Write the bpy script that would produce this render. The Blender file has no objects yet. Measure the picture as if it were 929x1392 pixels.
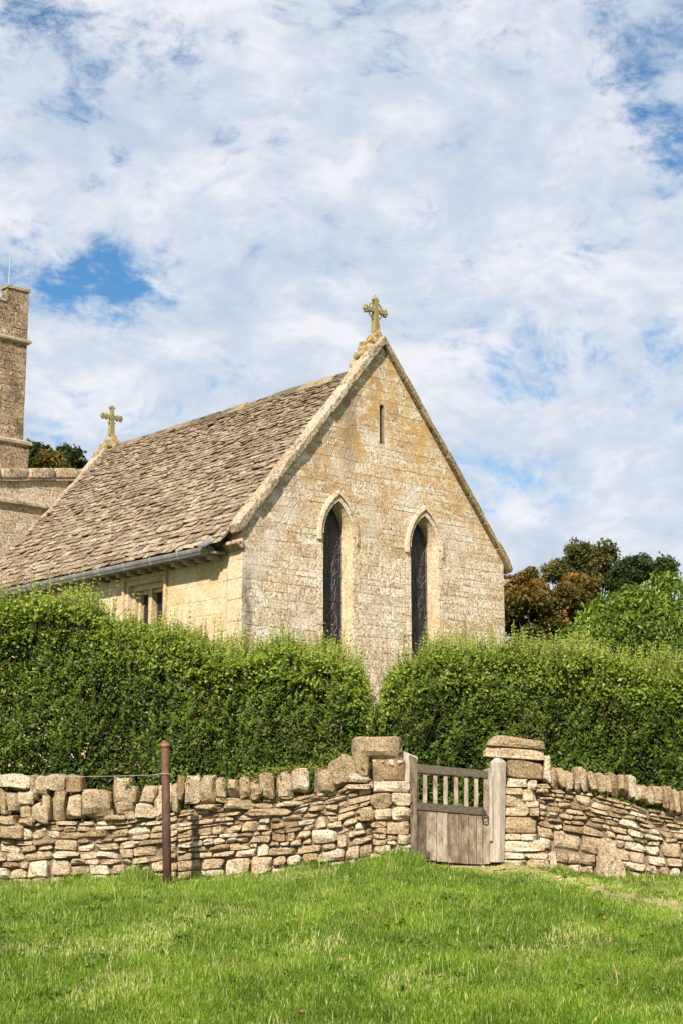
import bpy, math, random
import numpy as np
from mathutils import Vector, Matrix
from mathutils.geometry import tessellate_polygon

R = math.radians
random.seed(7)
rng = np.random.default_rng(11)
scene = bpy.context.scene
COL = scene.collection

# ------------------------------------------------------------------ camera, sky, sun, exposure
EYE = 1.6
F = 2100.0                      # focal length in photograph pixels
PITCH = math.atan(408.0 / F)
cam_d = bpy.data.cameras.new('camera')
cam_d.sensor_fit = 'VERTICAL'
cam_d.sensor_height = 36.0
cam_d.sensor_width = 24.0
cam_d.lens = F / 1392.0 * 36.0
cam_d.clip_start = 0.1
cam_d.clip_end = 3000
cam = bpy.data.objects.new('camera', cam_d)
cam.location = (0, 0, EYE)
cam.rotation_euler = (math.pi / 2 + PITCH, 0, 0)
COL.objects.link(cam)
scene.camera = cam

SUN_AZ, SUN_EL = R(17), R(41)   # azimuth to the left of straight behind the camera
SUNV = Vector((-math.sin(SUN_AZ) * math.cos(SUN_EL), -math.cos(SUN_AZ) * math.cos(SUN_EL), math.sin(SUN_EL)))
sun_d = bpy.data.lights.new('sun', 'SUN')
sun_d.energy = 5.0
sun_d.angle = R(0.53)
sun_d.color = (1.0, 0.92, 0.80)
sun = bpy.data.objects.new('sun', sun_d)
sun.rotation_euler = SUNV.to_track_quat('Z', 'Y').to_euler()
COL.objects.link(sun)

scene.view_settings.view_transform = 'Standard'
scene.view_settings.look = 'None'
scene.view_settings.gamma = 1
scene.view_settings.use_curve_mapping = False
scene.view_settings.exposure = 0.74
scene.render.engine = 'CYCLES'
scene.cycles.max_bounces = 6
scene.cycles.transparent_max_bounces = 8


def pdir(u, v):
    """direction of a point of the picture, as a unit vector of the world"""
    yc = (696 - v) / F
    d = Vector(((u - 464.5) / F, math.cos(PITCH) - yc * math.sin(PITCH), math.sin(PITCH) + yc * math.cos(PITCH)))
    return d.normalized()


def at(u, v, Y):
    d = pdir(u, v)
    k = Y / d.y
    return Vector((d.x * k, Y, EYE + d.z * k))


# ------------------------------------------------------------------ node helper
class NT:
    def __init__(s, tree):
        s.t = tree
        s.n = tree.nodes
        s.l = tree.links

    def node(s, typ, **kw):
        n = s.n.new(typ)
        for k, v in kw.items():
            setattr(n, k, v)
        return n

    def put(s, sock, v):
        if hasattr(v, 'links') or hasattr(v, 'is_output'):
            s.l.new(v, sock)
        elif v is not None:
            if isinstance(v, (tuple, list)) and len(v) == 3 and sock.type == 'RGBA':
                v = (*v, 1)
            sock.default_value = v

    def math(s, op, a, b=None, c=None, clamp=False):
        n = s.node('ShaderNodeMath', operation=op)
        n.use_clamp = clamp
        s.put(n.inputs[0], a)
        if b is not None: s.put(n.inputs[1], b)
        if c is not None: s.put(n.inputs[2], c)
        return n.outputs[0]

    def vmath(s, op, a, b=None, out=0):
        n = s.node('ShaderNodeVectorMath', operation=op)
        s.put(n.inputs[0], a)
        if b is not None: s.put(n.inputs[1], b)
        return n.outputs[out]

    def noise(s, vec, scale, detail=4, rough=0.55, dist=0.0, dim='3D'):
        n = s.node('ShaderNodeTexNoise', noise_dimensions=dim)
        s.put(n.inputs['Vector'], vec)
        n.inputs['Scale'].default_value = scale
        n.inputs['Detail'].default_value = detail
        n.inputs['Roughness'].default_value = rough
        n.inputs['Distortion'].default_value = dist
        return n.outputs['Fac']

    def voro(s, vec, scale, out='Distance', feature='F1'):
        n = s.node('ShaderNodeTexVoronoi', feature=feature)
        s.put(n.inputs['Vector'], vec)
        n.inputs['Scale'].default_value = scale
        return n.outputs[out]

    def ramp(s, fac, stops, interp='LINEAR'):
        n = s.node('ShaderNodeValToRGB')
        n.color_ramp.interpolation = interp
        e = n.color_ramp.elements
        while len(e) < len(stops): e.new(0.5)
        for i, (p, c) in enumerate(stops):
            e[i].position = p
            if not isinstance(c, tuple): c = (c, c, c)
            e[i].color = (*c, 1)
        s.put(n.inputs[0], fac)
        return n.outputs[0]

    def step(s, fac, a, b):
        n = s.node('ShaderNodeMapRange')
        n.interpolation_type = 'SMOOTHSTEP'
        s.put(n.inputs[0], fac)
        n.inputs[1].default_value = a
        n.inputs[2].default_value = b
        return n.outputs[0]

    def mix(s, fac, a, b, mode='MIX'):
        n = s.node('ShaderNodeMix', data_type='RGBA', blend_type=mode)
        s.put(n.inputs[0], fac)
        s.put(n.inputs[6], a)
        s.put(n.inputs[7], b)
        return n.outputs[2]

    def scale(s, vec, xyz):
        n = s.node('ShaderNodeMapping')
        s.put(n.inputs['Vector'], vec)
        n.inputs['Scale'].default_value = xyz
        return n.outputs[0]


# ------------------------------------------------------------------ world
world = bpy.data.worlds.new('World')
scene.world = world
world.use_nodes = True
w = NT(world.node_tree)
w.n.clear()
sky = w.node('ShaderNodeTexSky', sky_type='NISHITA')
sky.sun_disc = False
sky.sun_elevation = SUN_EL
sky.sun_rotation = math.pi + SUN_AZ
sky.altitude = 100
sky.dust_density = 0.6
sky.ozone_density = 1.6
tc = w.node('ShaderNodeTexCoord')
dirv = tc.outputs['Generated']
sep = w.node('ShaderNodeSeparateXYZ')
w.put(sep.inputs[0], dirv)
zz = w.math('ADD', w.math('MAXIMUM', sep.outputs[2], 0.0), 0.10)
comb = w.node('ShaderNodeCombineXYZ')
w.put(comb.inputs[0], w.math('DIVIDE', sep.outputs[0], zz))
w.put(comb.inputs[1], w.math('DIVIDE', sep.outputs[1], zz))
pl = comb.outputs[0]
warp = w.node('ShaderNodeTexNoise'); w.put(warp.inputs['Vector'], pl)
warp.inputs['Scale'].default_value = 1.3; warp.inputs['Detail'].default_value = 3
plw = w.vmath('ADD', pl, w.scale(w.vmath('SUBTRACT', warp.outputs['Color'], (0.5, 0.5, 0.5)), (0.55, 0.55, 0.0)))
dsq = w.scale(dirv, (1.0, 1.0, 1.7))
wp2 = w.node('ShaderNodeTexNoise'); w.put(wp2.inputs['Vector'], dsq)
wp2.inputs['Scale'].default_value = 7; wp2.inputs['Detail'].default_value = 4
dsw = w.vmath('ADD', dsq, w.scale(w.vmath('SUBTRACT', wp2.outputs['Color'], (0.5, 0.5, 0.5)), (0.10, 0.10, 0.10)))
n_big = w.noise(plw, 1.5, 4, 0.5)
n_mid = w.noise(dsw, 17.0, 6, 0.62)
n_fin = w.noise(dsw, 44.0, 8, 0.66)
cov0 = w.math('ADD', w.math('MULTIPLY', n_big, 0.30), w.math('ADD', w.math('MULTIPLY', n_mid, 0.34), w.math('MULTIPLY', n_fin, 0.38)))
dens = cov0
# the openings where the blue shows
hn = w.node('ShaderNodeTexNoise'); w.put(hn.inputs['Vector'], dirv)
hn.inputs['Scale'].default_value = 16; hn.inputs['Detail'].default_value = 6; hn.inputs['Roughness'].default_value = .65
hw_ = w.scale(w.vmath('SUBTRACT', hn.outputs['Color'], (0.5, 0.5, 0.5)), (0.14, 0.08, 0.09))
holes = None
for (u, v, rad, amp) in [(185, 395, .040, .15), (130, 385, .034, .13), (75, 378, .032, .13), (890, 150, .040, .19), (925, 215, .030, .17), (905, 15, .035, .19), (800, 22, .022, .12),
                         (715, 465, .030, .13), (770, 495, .018, .06), (600, 186, .018, .12), (105, 92, .020, .10), (218, 88, .016, .11), (20, 30, .028, .13),
                         (110, 135, .022, .10), (690, 668, .030, .16), (60, 440, .030, .06), (230, 600, .04, .08), (20, 385, .03, .12), (500, 60, .02, .08),
                         (190, 235, .02, .07), (60, 575, .03, .07), (860, 110, .03, .08), (160, 520, .05, .05), (700, 300, .015, .06)]:
    d = w.vmath('DISTANCE', w.vmath('MULTIPLY', w.vmath('ADD', dirv, hw_), (1, 1, 1.5)), tuple(Vector((pdir(u, v).x, pdir(u, v).y, pdir(u, v).z * 1.5))), out=1)
    h = w.math('MULTIPLY', w.step(d, rad * 1.75, 0.0), amp * 0.62)
    holes = h if holes is None else w.math('ADD', holes, h)
cov = w.math('SUBTRACT', dens, w.math('MULTIPLY', holes, 1.0))
mask = w.math('POWER', w.step(cov, 0.315, 0.495), 0.75)
shade = w.noise(w.vmath('ADD', dsw, (0, 0, -0.012)), 9.0, 5, 0.55)
shade2 = w.noise(dsw, 26.0, 7, 0.62)
sh = w.math('ADD', w.math('MULTIPLY', shade, 0.55), w.math('MULTIPLY', shade2, 0.45))
ccol = w.ramp(sh, [(0.38, (4.5, 5.3, 6.4)), (0.5, (5.6, 6.15, 6.9)), (0.61, (7.3, 7.4, 7.7))])
CL = w.vmath('MULTIPLY', ccol, (1.0, 1.0, 1.0))
blue = w.vmath('MULTIPLY', sky.outputs[0], (0.56, 0.95, 1.16))
cm = w.mix(w.math('MULTIPLY', mask, 0.97), blue, CL)
bg = w.node('ShaderNodeBackground')
w.put(bg.inputs['Color'], cm)
bg.inputs['Strength'].default_value = 0.074
wo = w.node('ShaderNodeOutputWorld')
w.l.new(bg.outputs[0], wo.inputs[0])


# ------------------------------------------------------------------ materials
def material(name):
    m = bpy.data.materials.new(name)
    m.use_nodes = True
    t = NT(m.node_tree)
    t.n.clear()
    out = t.node('ShaderNodeOutputMaterial')
    p = t.node('ShaderNodeBsdfPrincipled')
    t.l.new(p.outputs[0], out.inputs[0])
    p.inputs['Roughness'].default_value = 0.85
    p.inputs['Specular IOR Level'].default_value = 0.25
    t.p = p
    t.out = out
    t.pos = t.node('ShaderNodeNewGeometry').outputs['Position']
    a = t.node('ShaderNodeAttribute', attribute_name='tone')
    t.tone = a.outputs['Fac']
    return m, t


def bump(t, h, strength=0.5, dist=0.02):
    b = t.node('ShaderNodeBump')
    b.inputs['Strength'].default_value = strength
    b.inputs['Distance'].default_value = dist
    t.put(b.inputs['Height'], h)
    t.l.new(b.outputs[0], t.p.inputs['Normal'])


def stone_mat(name, cols, ochre=0.3, white=0.3, dark=0.3, tonevar=0.5, sc=1.0, bs=0.6, ochre_col=(0.45, 0.25, 0.07), white_col=(0.66, 0.62, 0.55), dark_col=(0.10, 0.075, 0.05), extra=None, speck=(0.42, 0.35, 0.29), rust=0.35):
    """weathered limestone: cream ground, ochre patches, pale and dark lichen specks"""
    m, t = material(name)
    off = t.vmath('ADD', t.pos, t.vmath('MULTIPLY', (7.3, 3.1, 5.7), None) if False else (3.0, 1.0, 2.0))
    n1 = t.noise(off, 1.1 * sc, 6, 0.6)
    n2 = t.noise(off, 9 * sc, 6, 0.65, 0.4)
    n3 = t.noise(off, 38 * sc, 5, 0.7)
    f = t.math('ADD', t.math('MULTIPLY', n1, 0.45), t.math('MULTIPLY', n2, 0.55))
    f = t.math('ADD', f, t.math('MULTIPLY', t.math('SUBTRACT', t.tone, 0.5), tonevar))
    col = t.ramp(f, [(0.25, cols[0]), (0.5, cols[1]), (0.75, cols[2])])
    o = t.math('ADD', t.noise(off, 1.7 * sc, 8, 0.68, 0.5), t.math('MULTIPLY', t.math('SUBTRACT', t.tone, 0.5), 0.18))
    o = t.math('MULTIPLY', t.step(o, 0.66 - 0.25 * ochre, 0.78 - 0.2 * ochre), 0.75)
    o = t.math('MULTIPLY', o, t.step(n2, 0.3, 0.6))
    col = t.mix(o, col, ochre_col)
    wv = t.noise(off, 15 * sc, 7, 0.72, 0.6)
    wm = t.math('MULTIPLY', t.step(wv, 0.68 - 0.25 * white, 0.74 - 0.22 * white), 0.75)
    col = t.mix(wm, col, white_col)
    dk = t.math('ADD', t.math('MULTIPLY', t.noise(off, 29 * sc, 6, 0.75), 0.6), t.math('MULTIPLY', t.noise(off, 2.6 * sc, 4, 0.6), 0.4))
    dm = t.math('MULTIPLY', t.step(dk, 0.66 - 0.22 * dark, 0.74 - 0.2 * dark), 0.85)
    col = t.mix(dm, col, dark_col)
    sp_ = t.noise(off, 24 * sc, 3, 0.6)
    col = t.mix(1.0, col, t.ramp(sp_, [(0.36, speck), (0.47, 0.92), (0.56, 1.0), (0.66, 1.22)]), 'MULTIPLY')
    col = t.mix(1.0, col, t.ramp(n3, [(0.3, 0.60), (0.5, 1.0), (0.75, 1.15)]), 'MULTIPLY')
    rb = t.noise(off, 13 * sc, 5, 0.7, 0.5)
    col = t.mix(t.math('MULTIPLY', t.step(rb, 0.54, 0.62), rust), col, (0.27, 0.17, 0.085))
    if extra: col = extra(t, col, n2, n3)
    t.put(t.p.inputs['Base Color'], col)
    t.p.inputs['Roughness'].default_value = 0.92
    t.p.inputs['Specular IOR Level'].default_value = 0.12
    bump(t, t.math('ADD', t.math('MULTIPLY', n2, 0.8), t.math('MULTIPLY', n3, 0.6)), bs, 0.03)
    return m


CREAM = [(0.36, 0.27, 0.16), (0.53, 0.44, 0.30), (0.63, 0.56, 0.44)]


def gable_extra(t, col, n2, n3):
    # ochre lichen thick near the top of the gable, paler below; brown stain down the corner and beside the slit
    sp = t.node('ShaderNodeSeparateXYZ')
    t.put(sp.inputs[0], t.pos)
    z = sp.outputs[2]
    s_ = t.math('ADD', t.math('MULTIPLY', t.math('ADD', sp.outputs[0], 1.615), 0.751), t.math('MULTIPLY', t.math('SUBTRACT', sp.outputs[1], 24.93), 0.660))
    hi = t.step(z, 5.4, 8.4)
    nn = t.noise(t.pos, 2.4, 7, 0.72, 0.7)
    oc = t.math('MULTIPLY', t.math('MULTIPLY', t.step(nn, 0.44, 0.58), hi), 0.75)
    col = t.mix(oc, col, (0.48, 0.27, 0.075))
    nb = t.noise(t.scale(t.pos, (1, 1, 0.55)), 4.5, 6, 0.7)

    def band(c, wd, z0, z1, z2, z3, amt):
        d = t.math('ABSOLUTE', t.math('SUBTRACT', s_, c))
        f = t.math('SUBTRACT', 1.0, t.step(d, wd * 0.2, wd))
        f = t.math('MULTIPLY', f, t.math('MULTIPLY', t.step(z, z0, z1), t.math('SUBTRACT', 1.0, t.step(z, z2, z3))))
        return t.math('MULTIPLY', t.math('MULTIPLY', f, t.step(nb, 0.33, 0.50)), amt)
    col = t.mix(band(0.10, 0.16, 3.2, 3.7, 5.3, 5.8, 0.9), col, (0.13, 0.085, 0.055))
    col = t.mix(band(2.35, 0.28, 7.1, 7.7, 9.0, 9.3, 0.5), col, (0.20, 0.14, 0.09))
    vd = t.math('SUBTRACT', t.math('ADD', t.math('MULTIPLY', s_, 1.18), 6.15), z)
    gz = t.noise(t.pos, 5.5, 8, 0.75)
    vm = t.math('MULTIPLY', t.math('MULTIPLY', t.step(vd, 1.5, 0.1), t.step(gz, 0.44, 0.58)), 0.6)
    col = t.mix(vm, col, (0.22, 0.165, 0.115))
    gy_ = t.noise(t.pos, 3.4, 9, 0.78, 0.3)
    col = t.mix(t.math('MULTIPLY', t.step(gy_, 0.55, 0.66), 0.45), col, (0.36, 0.27, 0.17))
    # pale scoured patches of harder stone low on the wall
    pw = t.noise(t.pos, 1.3, 4, 0.6)
    col = t.mix(t.math('MULTIPLY', t.step(pw, 0.52, 0.66), 0.45), col, (0.62, 0.57, 0.49))
    return col


M = {}
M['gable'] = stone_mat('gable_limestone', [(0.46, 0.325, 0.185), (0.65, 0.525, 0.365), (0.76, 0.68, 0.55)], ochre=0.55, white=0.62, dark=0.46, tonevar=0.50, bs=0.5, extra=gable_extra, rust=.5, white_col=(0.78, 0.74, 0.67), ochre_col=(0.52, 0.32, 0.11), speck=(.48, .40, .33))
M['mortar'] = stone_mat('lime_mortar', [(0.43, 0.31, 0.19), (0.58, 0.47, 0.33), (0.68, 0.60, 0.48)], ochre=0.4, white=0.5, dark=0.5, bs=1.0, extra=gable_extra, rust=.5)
M['ashlar'] = stone_mat('warm_ashlar', [(0.47, 0.33, 0.18), (0.58, 0.45, 0.28), (0.64, 0.54, 0.40)], ochre=0.35, white=0.3, dark=0.12, tonevar=0.3, bs=0.35, speck=(.88, .84, .8), rust=.12)
M['dress'] = stone_mat('dressed_stone', [(0.42, 0.30, 0.17), (0.55, 0.43, 0.28), (0.64, 0.54, 0.41)], ochre=0.55, white=0.35, dark=0.15, tonevar=0.3, bs=0.4, speck=(.72, .66, .6), rust=.25)
M['coping'] = stone_mat('lichened_coping', [(0.26, 0.19, 0.11), (0.41, 0.335, 0.23), (0.54, 0.48, 0.39)], ochre=0.6, white=0.5, dark=0.72, tonevar=0.4)
M['copedark'] = stone_mat('dark_lichened_coping', [(0.20, 0.15, 0.08), (0.30, 0.24, 0.14), (0.42, 0.36, 0.25)], ochre=0.5, white=0.3, dark=0.6, tonevar=0.3, rust=.6)
M['saddle'] = stone_mat('golden_lichen_stone', [(0.26, 0.18, 0.09), (0.36, 0.26, 0.12), (0.50, 0.40, 0.25)], ochre=0.62, white=0.45, dark=0.62, sc=1.6, ochre_col=(0.46, 0.28, 0.06), rust=.5)
M['cross'] = stone_mat('mossy_cross_stone', [(0.20, 0.17, 0.08), (0.33, 0.27, 0.12), (0.42, 0.34, 0.17)], ochre=0.7, white=0.2, dark=0.55, sc=2.5, ochre_col=(0.36, 0.24, 0.05))
M['tower'] = stone_mat('tower_rubble', [(0.24, 0.165, 0.095), (0.35, 0.255, 0.16), (0.45, 0.36, 0.25)], ochre=0.45, white=0.45, dark=0.85, sc=0.55, bs=1.0, dark_col=(0.12, 0.095, 0.065), rust=.6)
M['nave'] = stone_mat('nave_limestone', [(0.33, 0.25, 0.16), (0.45, 0.37, 0.26), (0.55, 0.48, 0.37)], ochre=0.25, white=0.5, dark=0.3)
M['string'] = stone_mat('string_course_stone', [(0.26, 0.21, 0.14), (0.38, 0.32, 0.23), (0.5, 0.45, 0.36)], ochre=0.3, white=0.35, dark=0.7)
M['slate'] = stone_mat('stone_slate', [(0.165, 0.12, 0.078), (0.295, 0.228, 0.155), (0.43, 0.36, 0.27)], ochre=0.22, white=0.46, dark=0.42, tonevar=0.62, sc=1.1, bs=.8, ochre_col=(0.33, 0.19, 0.08), white_col=(0.56, 0.51, 0.44))
M['ridge'] = stone_mat('ridge_stone', [(0.10, 0.08, 0.055), (0.20, 0.16, 0.11), (0.32, 0.26, 0.18)], ochre=0.3, white=0.2, dark=0.7, tonevar=0.6, sc=1.5)
M['dry'] = stone_mat('dry_wall_limestone', [(0.27, 0.185, 0.10), (0.45, 0.345, 0.215), (0.61, 0.525, 0.40)], ochre=0.40, white=0.40, dark=0.48, rust=.45, tonevar=0.75, sc=1.9, bs=0.8, ochre_col=(0.46, 0.27, 0.09))
M['cope'] = stone_mat('coping_rubble', [(0.26, 0.18, 0.10), (0.42, 0.32, 0.195), (0.57, 0.48, 0.355)], ochre=0.48, white=0.40, dark=0.50, tonevar=0.6, sc=1.9, bs=0.9, ochre_col=(0.42, 0.24, 0.07))
M['boulder'] = stone_mat('boulder_stone', [(0.22, 0.16, 0.09), (0.37, 0.29, 0.18), (0.50, 0.43, 0.32)], ochre=0.5, white=0.45, dark=0.5, sc=1.2, white_col=(0.70, 0.67, 0.61))


def simple(name, cols, scale=6, rough=0.8, stretch=(1, 1, 1), spec=0.3, bs=0.3, metal=0.0, tonevar=0.5, bd=0.005):
    m, t = material(name)
    v = t.scale(t.pos, stretch)
    n = t.noise(v, scale, 6, 0.62)
    n2 = t.noise(v, scale * 5, 4, 0.6)
    f = t.math('ADD', t.math('ADD', t.math('MULTIPLY', n, 0.65), t.math('MULTIPLY', n2, 0.35)), t.math('MULTIPLY', t.math('SUBTRACT', t.tone, 0.5), tonevar))
    t.put(t.p.inputs['Base Color'], t.ramp(f, [(0.3, cols[0]), (0.5, cols[1]), (0.7, cols[2])]))
    t.p.inputs['Roughness'].default_value = rough
    t.p.inputs['Specular IOR Level'].default_value = spec
    t.p.inputs['Metallic'].default_value = metal
    bump(t, t.math('ADD', n, n2), bs, bd)
    return m


M['core'] = simple('hearting_and_slit_shade', [(0.09, 0.065, 0.04), (0.17, 0.125, 0.08), (0.27, 0.21, 0.14)], 10)
M['under'] = simple('roof_underlay', [(0.05, 0.04, 0.03), (0.08, 0.065, 0.05), (0.12, 0.10, 0.07)], 10)
M['gutter'] = simple('grey_cast_gutter', [(0.085, 0.082, 0.08), (0.155, 0.15, 0.147), (0.25, 0.245, 0.235)], 6, 0.6, spec=0.3, bs=0.3)
M['rafter'] = simple('rafter_wood', [(0.10, 0.08, 0.06), (0.20, 0.165, 0.12), (0.30, 0.25, 0.19)], 6)
M['glass'] = simple('dark_leaded_glass', [(0.006, 0.006, 0.008), (0.012, 0.011, 0.012), (0.03, 0.027, 0.026)], 14, 0.28, spec=0.45, bs=0.8, bd=0.01)
M['lead'] = simple('lead_strip', [(0.045, 0.042, 0.045), (0.10, 0.095, 0.10), (0.20, 0.19, 0.19)], 9, 0.5)
M['wood_dark'] = simple('weathered_oak_rail', [(0.055, 0.043, 0.032), (0.12, 0.095, 0.07), (0.20, 0.165, 0.125)], 7, 0.9, (3, 3, 14), bs=0.6)
M['wood'] = simple('weathered_oak_board', [(0.055, 0.036, 0.024), (0.18, 0.135, 0.092), (0.40, 0.335, 0.26)], 3.2, 0.9, (7, 7, 1.9), bs=0.8, tonevar=0.4)
M['wood_pale'] = simple('silvered_oak_post', [(0.15, 0.12, 0.09), (0.31, 0.265, 0.21), (0.47, 0.42, 0.35)], 4, 0.85, (9, 9, 1.2), bs=0.7, tonevar=0.2)
M['iron'] = simple('black_iron', [(0.015, 0.013, 0.012), (0.03, 0.024, 0.02), (0.06, 0.04, 0.03)], 12, 0.55, spec=0.5)
M['rust'] = simple('rusty_steel', [(0.035, 0.022, 0.022), (0.085, 0.045, 0.032), (0.24, 0.10, 0.045)], 5, 0.65, (1, 1, 0.6), spec=0.4, bs=0.5)
M['wire'] = simple('galvanised_wire', [(0.25, 0.24, 0.23), (0.35, 0.34, 0.33), (0.45, 0.44, 0.42)], 8, 0.5, spec=0.5)
M['bark'] = simple('bark', [(0.035, 0.027, 0.02), (0.07, 0.055, 0.038), (0.12, 0.095, 0.065)], 14, 0.95, (2, 2, 0.6), bs=0.8)
M['twig'] = simple('hedge_twig', [(0.04, 0.03, 0.018), (0.075, 0.055, 0.03), (0.12, 0.09, 0.05)], 14, 0.9)


def leaf_mat(name, stops, rough=0.42, spec=0.45, trans=0.35):
    m, t = material(name)
    col = t.ramp(t.tone, stops)
    n = t.noise(t.pos, 1.3, 3, 0.5)
    col = t.mix(1.0, col, t.ramp(n, [(0.3, 0.78), (0.7, 1.18)]), 'MULTIPLY')
    t.put(t.p.inputs['Base Color'], col)
    t.p.inputs['Roughness'].default_value = rough
    t.p.inputs['Specular IOR Level'].default_value = spec
    tr = t.node('ShaderNodeBsdfTranslucent')
    t.put(tr.inputs[0], t.mix(1.0, col, (1.0, 1.15, 0.55), 'MULTIPLY'))
    ms = t.node('ShaderNodeMixShader')
    ms.inputs[0].default_value = trans
    t.l.new(t.p.outputs[0], ms.inputs[1])
    t.l.new(tr.outputs[0], ms.inputs[2])
    t.l.new(ms.outputs[0], t.out.inputs[0])
    return m


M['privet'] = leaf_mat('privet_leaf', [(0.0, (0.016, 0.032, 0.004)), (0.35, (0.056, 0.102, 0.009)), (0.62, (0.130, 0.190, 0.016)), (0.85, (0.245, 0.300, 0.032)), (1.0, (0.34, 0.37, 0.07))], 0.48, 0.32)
M['laurel'] = leaf_mat('laurel_leaf', [(0.0, (0.028, 0.052, 0.005)), (0.5, (0.092, 0.150, 0.010)), (1.0, (0.25, 0.32, 0.035))], 0.42, 0.35, 0.3)
M['orange_leaf'] = leaf_mat('autumn_leaf', [(0.0, (0.035, 0.042, 0.010)), (0.45, (0.10, 0.095, 0.018)), (0.72, (0.24, 0.12, 0.022)), (1.0, (0.40, 0.19, 0.04))], 0.6, 0.25)
M['brown_leaf'] = leaf_mat('olive_brown_leaf', [(0.0, (0.04, 0.05, 0.014)), (0.5, (0.12, 0.115, 0.035)), (1.0, (0.25, 0.20, 0.07))], 0.6, 0.25)
M['dark_leaf'] = leaf_mat('dark_green_leaf', [(0.0, (0.018, 0.032, 0.008)), (0.5, (0.05, 0.072, 0.018)), (1.0, (0.13, 0.14, 0.035))], 0.6, 0.25)
M['grass'] = leaf_mat('grass_blade', [(0.0, (0.045, 0.085, 0.008)), (0.4, (0.115, 0.205, 0.012)), (0.8, (0.25, 0.35, 0.030)), (0.93, (0.44, 0.44, 0.12)), (1.0, (0.56, 0.48, 0.26))], 0.5, 0.3, 0.4)
M['fallen'] = leaf_mat('fallen_leaf_brown', [(0.0, (0.16, 0.07, 0.03)), (0.5, (0.30, 0.13, 0.045)), (1.0, (0.45, 0.22, 0.09))], 0.7, 0.2, 0.2)
M['dryleaf'] = leaf_mat('dry_hedge_leaf', [(0.0, (0.10, 0.075, 0.025)), (1.0, (0.26, 0.19, 0.07))], 0.7, 0.15, 0.2)
M['weed'] = leaf_mat('meadow_weed_leaf', [(0.0, (0.07, 0.12, 0.014)), (1.0, (0.16, 0.24, 0.03))], 0.55, 0.25, 0.3)
M['moss'] = leaf_mat('wall_moss', [(0.0, (0.07, 0.09, 0.015)), (1.0, (0.20, 0.20, 0.04))], 0.8, 0.1, 0.2)

# ground
m, t = material('meadow_ground')
g1 = t.noise(t.pos, 2.2, 6, 0.6); g2 = t.noise(t.pos, 14, 6, 0.7)
gc = t.ramp(t.math('ADD', t.math('MULTIPLY', g1, .4), t.math('MULTIPLY', g2, .6)), [(0.3, (0.045, 0.075, 0.012)), (0.55, (0.085, 0.14, 0.02)), (0.75, (0.14, 0.19, 0.035))])
dirt = t.ramp(g2, [(0.3, (0.20, 0.14, 0.06)), (0.7, (0.44, 0.33, 0.18))])
t.put(t.p.inputs['Base Color'], t.mix(t.tone, gc, dirt))
bump(t, g2, 0.7, 0.03)
M['ground'] = m


# ------------------------------------------------------------------ mesh helpers
def vnoise(P, scale, seed=0):
    """smooth value noise, 0..1, for an (N,3) array"""
    Q = np.asarray(P, dtype=np.float64) * scale + seed * 17.31
    I = np.floor(Q).astype(np.int64)
    f = Q - I
    f = f * f * (3 - 2 * f)
    out = np.zeros(len(Q))
    for dx in (0, 1):
        for dy in (0, 1):
            for dz in (0, 1):
                h = (I[:, 0] + dx) * 374761393 + (I[:, 1] + dy) * 668265263 + (I[:, 2] + dz) * 2147483647 + seed * 974711
                h = (h ^ (h >> 13)) * 1274126177
                h = (h ^ (h >> 16)) & 0xffff
                wt = (f[:, 0] if dx else 1 - f[:, 0]) * (f[:, 1] if dy else 1 - f[:, 1]) * (f[:, 2] if dz else 1 - f[:, 2])
                out += wt * (h / 65535.0)
    return out


def link_obj(name, me, parent=None, origin=None):
    o = bpy.data.objects.new(name, me)
    COL.objects.link(o)
    if parent is not None:
        o.parent = parent
    if origin is not None:
        o.location = origin
    return o


WORLD = {}


def wloc(o):
    return WORLD.get(o.name, Vector((0, 0, 0)))


def mesh_obj(name, verts, faces, mat, parent=None, tone=0.5, smooth=False, kind=None, centre=True):
    """verts given in world space; the object's origin goes to the middle of its base"""
    V = np.asarray(verts, dtype=np.float64).reshape(-1, 3)
    if centre:
        c = Vector(((V[:, 0].min() + V[:, 0].max()) / 2, (V[:, 1].min() + V[:, 1].max()) / 2, V[:, 2].min()))
    else:
        c = wloc(parent) if parent is not None else Vector((0, 0, 0))
    me = bpy.data.meshes.new(name)
    me.from_pydata((V - np.array(c)).tolist(), [], faces)
    a = me.attributes.new('tone', 'FLOAT', 'FACE')
    tn = np.full(len(me.polygons), tone, dtype=np.float32) if np.isscalar(tone) else np.asarray(tone, dtype=np.float32)
    a.data.foreach_set('value', tn)
    if smooth: me.polygons.foreach_set('use_smooth', np.ones(len(me.polygons), dtype=bool))
    me.materials.append(mat)
    o = link_obj(name, me, parent, c - (wloc(parent) if parent is not None else Vector((0, 0, 0))))
    WORLD[o.name] = c
    if kind: o['kind'] = kind
    return o


def fast_mesh(name, V, Fidx, loops, mat, parent=None, tone=None, smooth=False):
    """V (N,3) world, Fidx (M,k) index array, all faces with k corners"""
    me = bpy.data.meshes.new(name)
    base = wloc(parent) if parent is not None else Vector((0, 0, 0))
    V = V - np.array(base)
    me.vertices.add(len(V))
    me.vertices.foreach_set('co', V.astype(np.float32).ravel())
    k = loops
    me.loops.add(Fidx.size)
    me.loops.foreach_set('vertex_index', Fidx.astype(np.int32).ravel())
    me.polygons.add(len(Fidx))
    me.polygons.foreach_set('loop_start', (np.arange(len(Fidx)) * k).astype(np.int32))
    me.polygons.foreach_set('loop_total', np.full(len(Fidx), k, dtype=np.int32))
    me.update(calc_edges=True)
    a = me.attributes.new('tone', 'FLOAT', 'FACE')
    a.data.foreach_set('value', (np.full(len(Fidx), .5) if tone is None else tone).astype(np.float32))
    if smooth: me.polygons.foreach_set('use_smooth', np.ones(len(me.polygons), dtype=bool))
    me.materials.append(mat)
    o = link_obj(name, me, parent)
    WORLD[o.name] = base
    return o


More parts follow.
